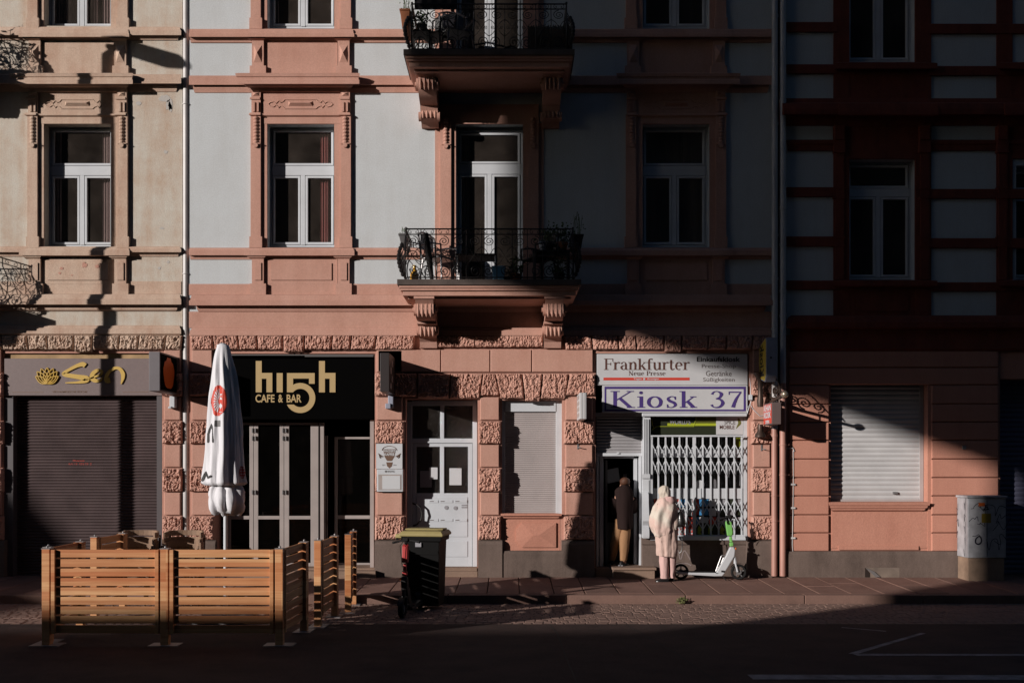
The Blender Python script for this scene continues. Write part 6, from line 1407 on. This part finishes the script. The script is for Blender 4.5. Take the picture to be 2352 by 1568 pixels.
m = MB(); m.loft([ring(mx((a + b) / 2), ym_ + .02, mz(v), (mx(b) - mx(a)) / 2, ry, 48, fo, 6, v * .004) for v, a, b, ry, fo in ((450, 495, 575, .07, 0), (468, 470, 592, .09, 0), (490, 435, 612, .11, .01), (520, 410, 635, .13, .01), (600, 412, 640, .15, .015), (700, 418, 640, .15, .02), (800, 430, 632, .15, .02), (900, 436, 630, .185, .03), (985, 440, 630, .19, .04))], False)
for s_ in 'LR':
    a, b, c = (Vector(J[k + s_][0]) for k in ('sh', 'el', 'wr')); m.tube([a, a.lerp(b, .5), b, b.lerp(c, .5), c], [.085, .075, .07, .06, .05], 14)
crumple(m, (mx(530), ym_), .014, 9, 9, 5); m.build('coat', COAT, mo, smooth=70)
m = MB()
for s_ in 'LR':
    a, b, c = (Vector(J[k + s_][0]) for k in ('hip', 'kn', 'an')); m.tube([a + Vector((0, .05, .1)), a + Vector((0, .04, 0)), a.lerp(b, .5), b, b.lerp(c, .3), b.lerp(c, .6), c + Vector((0, 0, .01))], [.08, .09, .095, .085, .08, .07, .058], 18)
crumple(m, (mx(500), ym_), .012, 3, 14, 9); m.build('trousers', CHINO, mo, smooth=70)
for xx, yy, rz_ in ((mx(385), ym_ + .26, 0), (mx(518), ym_ + .03, .5)):
    m = MB(); dx_, dy_ = sin(rz_), cos(rz_)
    m.loft([[(xx + (q_ - .14) * dx_ + hw_ * cos(an) * dy_, yy + (q_ - .14) * dy_ - hw_ * cos(an) * dx_, .203 + h_ * max(0, sin(an))) for an in [2 * pi * k / 14 for k in range(14)]] for q_, hw_, h_ in ((0, .02, .05), (.03, .04, .09), (.12, .045, .09), (.2, .05, .06), (.27, .04, .045), (.295, .01, .02))]); sh_ = m.build('shoe', BLACKL, mo, smooth=60)
    m = MB(); m.obox((xx, yy, .212), (dy_, -dx_, 0), (dx_, dy_, 0), (0, 0, 1), .042, .14, .010); m.build('sole', PAPERG, sh_, bevel=.008)
# ================= things on the balconies =================
def leaves(m, c, r, n, sz, rr):
    for k in range(n):
        a = Vector((rr.gauss(0, .45), rr.gauss(0, .45), rr.gauss(0, .45))); p = Vector(c) + Vector((a.x * r[0], a.y * r[1], a.z * r[2])); d = Vector((rr.gauss(0, 1), rr.gauss(0, 1), rr.gauss(0, 1))).normalized(); s_ = d.cross(Vector((rr.random() + .1, rr.random(), rr.random()))).normalized()
        m.add([p, p + d * sz * .5 + s_ * sz * .3, p + d * sz, p + d * sz * .5 - s_ * sz * .3], [(0, 1, 2, 3)])
rr = random.Random(12)
zl, zu = ZL, ZU; xl = xb - 423 / S(-1.1) / 2; xr = xb + 423 / S(-1.1) / 2
def potplant(name, label, x, y, z, r0, r1, h, lr, n, mat, stems=(), sz=.06, cat='plant pot'):
    p = empty(name, (0, 0, 0), label=label, cat=cat); m = MB(); m.lathe((x, y, z), [(r0, 0), (r1 * .95, h * .85), (r1 * 1.06, h * .86), (r1 * 1.06, h), (r1 * .9, h), (r1 * .85, h * .9)], 14); m.build('pot', mat, p, smooth=40)
    m = MB(); leaves(m, (x, y, z + h + lr[2] * .5), lr, n, sz, rr)
    for k in range(5): m.tube([(x + rr.uniform(-.03, .03), y, z + h * .8), (x + rr.uniform(-.06, .06), y, z + h + lr[2] * .5), (x + rr.uniform(-.1, .1), y, z + h + lr[2] * .9)], .004, 4)
    m.build('plant', LEAF, p); return p
yb1 = -.75
def hbox(label, xa, xb2, ya, yb2, z0, z1, mat, lr=.12, n=60, sz=.035):
    p = empty('planter_box', (0, 0, 0), label=label, cat='planter'); m = MB(); t_ = .03
    m.loft([[(xa + t_, ya + t_, z0), (xb2 - t_, ya + t_, z0), (xb2 - t_, yb2 - t_, z0), (xa + t_, yb2 - t_, z0)], [(xa, ya, z1 - .03), (xb2, ya, z1 - .03), (xb2, yb2, z1 - .03), (xa, yb2, z1 - .03)], [(xa - .012, ya - .012, z1 - .029), (xb2 + .012, ya - .012, z1 - .029), (xb2 + .012, yb2 + .012, z1 - .029), (xa - .012, yb2 + .012, z1 - .029)], [(xa - .012, ya - .012, z1), (xb2 + .012, ya - .012, z1), (xb2 + .012, yb2 + .012, z1), (xa - .012, yb2 + .012, z1)]]); m.build('box', mat, p, bevel=.006)
    m = MB(); c = ((xa + xb2) / 2, (ya + yb2) / 2, z1 + lr * .5); leaves(m, c, ((xb2 - xa) * (.8 if n < 200 else .42), (yb2 - ya) * .5, lr), n, sz, rr)
    for k in range(8):
        x_, y_ = rr.uniform(xa, xb2), rr.uniform(ya, yb2); m.tube([(x_, y_, z1 - .02), (x_ + rr.uniform(-.03, .03), y_, z1 + lr), (x_ + rr.uniform(-.06, .06), y_, z1 + lr * 1.5)], .004, 4)
    m.build('plants', LEAF, p); return p
hbox('grey planter box hung outside the left end of the lower balcony rail', xl + .02, xl + .13, -1.0, -.45, zl + .60, zl + .78, GREYP, .10, 30)
hbox('black planter with a sprig hung outside the right end of the lower balcony rail', xr - .12, xr + .04, -1.0, -.55, zl + .55, zl + .77, BLACKL, .26, 30)
hbox('terracotta planter box hung outside the left end of the upper balcony rail', -1.86, -1.70, -1.05, -.45, zu + .42, zu + .72, TERRA, .22, 60)
s = empty('storage_bin', (0, 0, 0), label='pale blue plastic bin standing on the lower balcony', cat='bin'); m = MB(); m.loft([[(X(1132, -.85), -.85, zl + .003), (X(1157, -.85), -.85, zl + .003), (X(1157, -.85), -.6, zl + .003), (X(1132, -.85), -.6, zl + .003)], [(X(1130, -.87), -.87, zl + .25), (X(1160, -.87), -.87, zl + .25), (X(1160, -.87), -.58, zl + .25), (X(1130, -.87), -.58, zl + .25)]]); m.build('tub', BLUEP, s, bevel=.01); m = MB(); m.box(X(1130, -.87) - .01, X(1160, -.87) + .01, -.88, -.57, zl + .25, zl + .265); m.build('rim', BLUEP, s)
s = empty('balcony_table', (0, 0, 0), label='small dark table on the lower balcony', cat='table'); m = MB(); m.box(-.95, -.25, -.8, -.25, zl + .46, zl + .49); m.build('table_top', BLACKL, s, bevel=.006)
for x_ in (-.92, -.28):
    for y_ in (-.77, -.28): m = MB(); m.tube([(x_, y_, zl + .002), (x_, y_, zl + .46)], .015, 6); m.build('leg', METAL, s)
def bchair(label, x, y, z, rz, mat, sc=1.0):
    r = empty('balcony_chair', (x, y, z + .003), rz, label=label, cat='chair')
    m = MB(); m.box(-.22 * sc, .22 * sc, -.2, .2, .41, .44); m.build('seat', mat, r, bevel=.01); m = MB(); m.tube([(-.22, .2, .42), (-.24, .26, .85), (-.1, .28, .9), (.1, .28, .9), (.24, .26, .85), (.22, .2, .42)], .018, 7); m.box(-.18, .18, .235, .25, .6, .85); m.build('backrest', mat, r, smooth=40)
    for sx in (-1, 1):
        for sy in (-1, 1): m = MB(); m.tube([(sx * .2, sy * .18, .42), (sx * .25, sy * .23, 0)], .016, 6); m.build('leg', mat, r)
        m = MB(); m.tube([(sx * .23, .24, .64), (sx * .27, 0, .66), (sx * .24, -.2, .62), (sx * .22, -.2, .42)], .017, 6); m.build('armrest', mat, r)
    return r
bchair('grey chair left of the small table on the lower balcony', -1.25, -.6, zl, radians(60), METAL); bchair('dark chair at the right end of the lower balcony', .45, -.6, zl, radians(-60), BLACKL)
bchair('grey plastic armchair on the upper balcony', X(1050, -.75), -.75, zu, radians(20), plain("grey_plastic_chair", (0.10, 0.09, 0.10), .5))
bchair('dark wooden chair at the left end of the upper balcony', -1.3, -.62, zu, radians(-30), BLACKL)
s = empty('rolled_sunshade', (0, 0, 0), label='dark rolled sunshade leaning against the lower balcony rail', cat='parasol'); m = MB(); m.tube([(X(978, -1.0), -.95, zl + .80), (X(984, -.9), -.85, zl + .45), (X(992, -.8), -.75, zl + .02)], [.035, .06, .03], 8); m.build('cover', BLACKL, s, smooth=50)
s = empty('glass_lantern', (0, 0, 0), label='amber glass lantern on the floor of the lower balcony at the left', cat='lantern'); m = MB(); m.lathe((X(951, -.85), -.8, zl + .003), [(.06, 0), (.075, .05), (.07, .14), (.03, .2), (.03, .26)], 14); m.build('glass', plain("amber_glass", (0.6, 0.3, 0.03), .15, spec=.8), s, smooth=50); m = MB(); m.lathe((X(951, -.85), -.8, zl + .263), [(.035, 0), (.035, .02), (.01, .03)], 10); m.build('lid', GOLD, s)
s = empty('enamel_bucket', (0, 0, 0), label='white enamel bucket among the plants on the lower balcony', cat='bucket'); m = MB(); m.lathe((X(1247, -.8), -.75, zl + .55), [(.05, 0), (.07, .13), (.075, .13), (.075, .14), (.06, .14)], 14); m.build('bucket_body', SIGNW, s, smooth=50); m = MB(); m.tube([(X(1247, -.8) - .07, -.75, zl + .68), (X(1247, -.8), -.75, zl + .75), (X(1247, -.8) + .07, -.75, zl + .68)], .004, 5); m.build('handle', METAL, s)
s = empty('plant_shelf', (0, 0, 0), label='dark low shelf crowded with plants at the right of the lower balcony', cat='shelf'); m = MB(); m.box(.35, .98, -.9, -.55, zl + .5, zl + .53); m.build('board', BLACKL, s)
for x_ in (.38, .95): m = MB(); m.box(x_ - .02, x_ + .02, -.88, -.57, zl + .002, zl + .5); m.build('leg', BLACKL, s)
for i, (x_, y_, z_, w_) in enumerate(((.05, -.7, zl, 'beside the blue bin on the floor of the lower balcony'), (.62, -.72, zl + .53, 'on the shelf of the lower balcony'), (.85, -.7, zl + .53, 'at the right end of the shelf on the lower balcony'), (.8, -.7, zl + .003, 'on the floor under the shelf of the lower balcony'))):
    potplant('potted_plant', 'potted plant ' + w_, x_, y_, z_ + .003, .07, .10, .16, (.16, .14, .22), 110, BLACKL if i % 2 else TERRA)
potplant('potted_plant', 'red flowering potted plant at the left of the upper balcony', X(968, -.9), -.85, zu + .40, .06, .09, .14, (.14, .12, .18), 110, GREYP)
s = empty('plant_stool', (0, 0, 0), label='dark stool under the flowering plant on the upper balcony', cat='stool'); m = MB(); m.box(X(968, -.9) - .17, X(968, -.9) + .17, -1.0, -.68, zu + .37, zu + .40); m.build('stool_top', BLACKL, s)
for x_ in (-.14, .14):
    for y_ in (-.97, -.71): m = MB(); m.box(X(968, -.9) + x_ - .015, X(968, -.9) + x_ + .015, y_ - .015, y_ + .015, zu + .002, zu + .37); m.build('leg', BLACKL, s)
s = empty('privacy_screen', (0, 0, 0), label='dark reed privacy screen inside the right half of the upper balcony rail', cat='screen'); m = MB()
for k in range(60): m.tube([(.27 + k * .0125, -.9, zu + .03), (.27 + k * .0125, -.9, zu + .50 + .02 * sin(k * 1.9))], .006, 5)
m.build('reeds', plain("dark_reed", (0.035, 0.03, 0.02), .8), s); m = MB(); m.tube([(.27, -.89, zu + .4), (1.01, -.89, zu + .4)], .006, 5); m.tube([(.27, -.89, zu + .15), (1.01, -.89, zu + .15)], .006, 5); m.build('binding_wire', METAL, s)
m = MB(); n = 30
m.add([(X(952 + 98 * i / n, -1.0), -1.0 + .015 * sin(i * .9), zu + z_) for z_ in (.74, 1.05) for i in range(n + 1)], [(i, i + 1, n + 2 + i, n + 1 + i) for i in range(n)]); m.tube([(X(950, -1.0), -1.0, zu + 1.05), (X(1052, -1.0), -1.0, zu + 1.05)], .01, 6)
meta(m.build('drying_cloth', plain("dark_cloth", (0.03, 0.025, 0.03), .9), None), 'dark cloth hung over a line at the left of the upper balcony', 'cloth')
hbox('long planter box full of dense foliage on the balcony past the left edge', -12.2, -9.65, -1.02, -.72, ZU + .13, ZU + .42, TERRA, .55, 900, .10)
# ================= street lamp, outside the picture; its shadow crosses the restaurant =================
lp = empty('street_lamp', (0, 0, 0), label='grey street lamp with an arm over the road, at the kerb left of the restaurant', cat='street lamp')
yl = -2.3; xl_ = X(252) - SA * 2.3; m = MB(); m.tube([(xl_, yl, -.15), (xl_, yl, 1.2), (xl_, yl, 10.15), (xl_, yl - .15, 10.35)], [.11, .085, .07, .06], 12); m.build('pole', GREYP, lp, smooth=50)
m = MB(); m.tube([(xl_, yl, 10.3), (xl_, yl - .35, 10.38)], .05, 10); m.loft([ring(xl_, 0, 0, .01, .01, 4)] and [[(xl_ + a * w_, yl - yy, 10.32 + b * h_ + .05) for a, b in ((-1, -.6), (1, -.6), (1, .3), (.5, 1), (-.5, 1), (-1, .3))] for yy, w_, h_ in ((.1, .05, .05), (.3, .14, .14), (.85, .15, .15), (1.0, .08, .08))]); m.build('lamp_head', GREYP, lp, smooth=40)
# ================= unseen houses across the street (behind the camera), outlines shaped to cast the big shadows =================
YO = -26.0
def O(x, y, z): t_ = y - YO; return (x - SA * t_, z + SB * t_)
zr = O(0, -6.05, .31)[1]
gA = G(60, 1400); gB = G(118, 1470)
p1 = O(X(38), 0, Z(1190)); p2 = O(X(95), 0, Z(1262)); p3 = O(*gA); p4 = O(X(98, -6.05), -6.05, .36)
xv = O(7.92, -.47, 0)[0]
ox = empty('shadow_casting_house', (0, 0, 0), label='low dark unseen house across the street, roof end shaped to cast shadow', cat='house')
m = MB(); m.prism([(-75, -.3), (xv, -.3), (xv, zr), (-75, zr)], YO - 7, YO); m.build('wall', WHEATH, ox)
m = MB(); m.prism([(-72, zr + .001), (p3[0] + 2.5, zr + .001), p3, p2, p1, (p1[0] - 5, p1[1] + 5.5), (p1[0] - 12, p1[1] + 1), (-72, zr + 3)], YO - .35, YO - .002); m.build('shadow_gable_wall', WHEATH, ox); m = MB()  # thin gable added, outline set by the shade wanted at lower left
for i in range(16):
    for j in range(2): m.box(-60 + i * 2.1, -58.9 + i * 2.1, YO + .0, YO + .03, 1.2 + j * 3.1, 2.9 + j * 3.1)
m.build('window', DGLASS, ox)
ux = empty('shadow_casting_house', (0, 0, 0), label='tall dark unseen house across the street, overhang added to cast shadow', cat='house')
xe = O(X(1128), 0, 0)[0]; zA = O(0, 0, Z(666))[1]; xe2 = O(X(2289), 0, 0)[0]; zB = O(0, 0, Z(1078))[1]; sl_ = (zB - zA) / (xe2 - xe)
m = MB(); m.prism([(xe, 34), (xe, zA), (xv + .001, zA + sl_ * (xv - xe)), (xv + .001, -.3), (62, -.3), (62, 34)], YO - 7, YO - .01); m.build('wall', WHEATH, ux)  # overhang added, its edges follow the shadow line wanted on the facade
m = MB()
for i in range(30):
    for j in range(6): m.box(xv + 2 + i * 2.6, xv + 3.3 + i * 2.6, YO - .011, YO + .02, 1.4 + j * 3.6, 3.4 + j * 3.6)
m.build('window', DGLASS, ux)
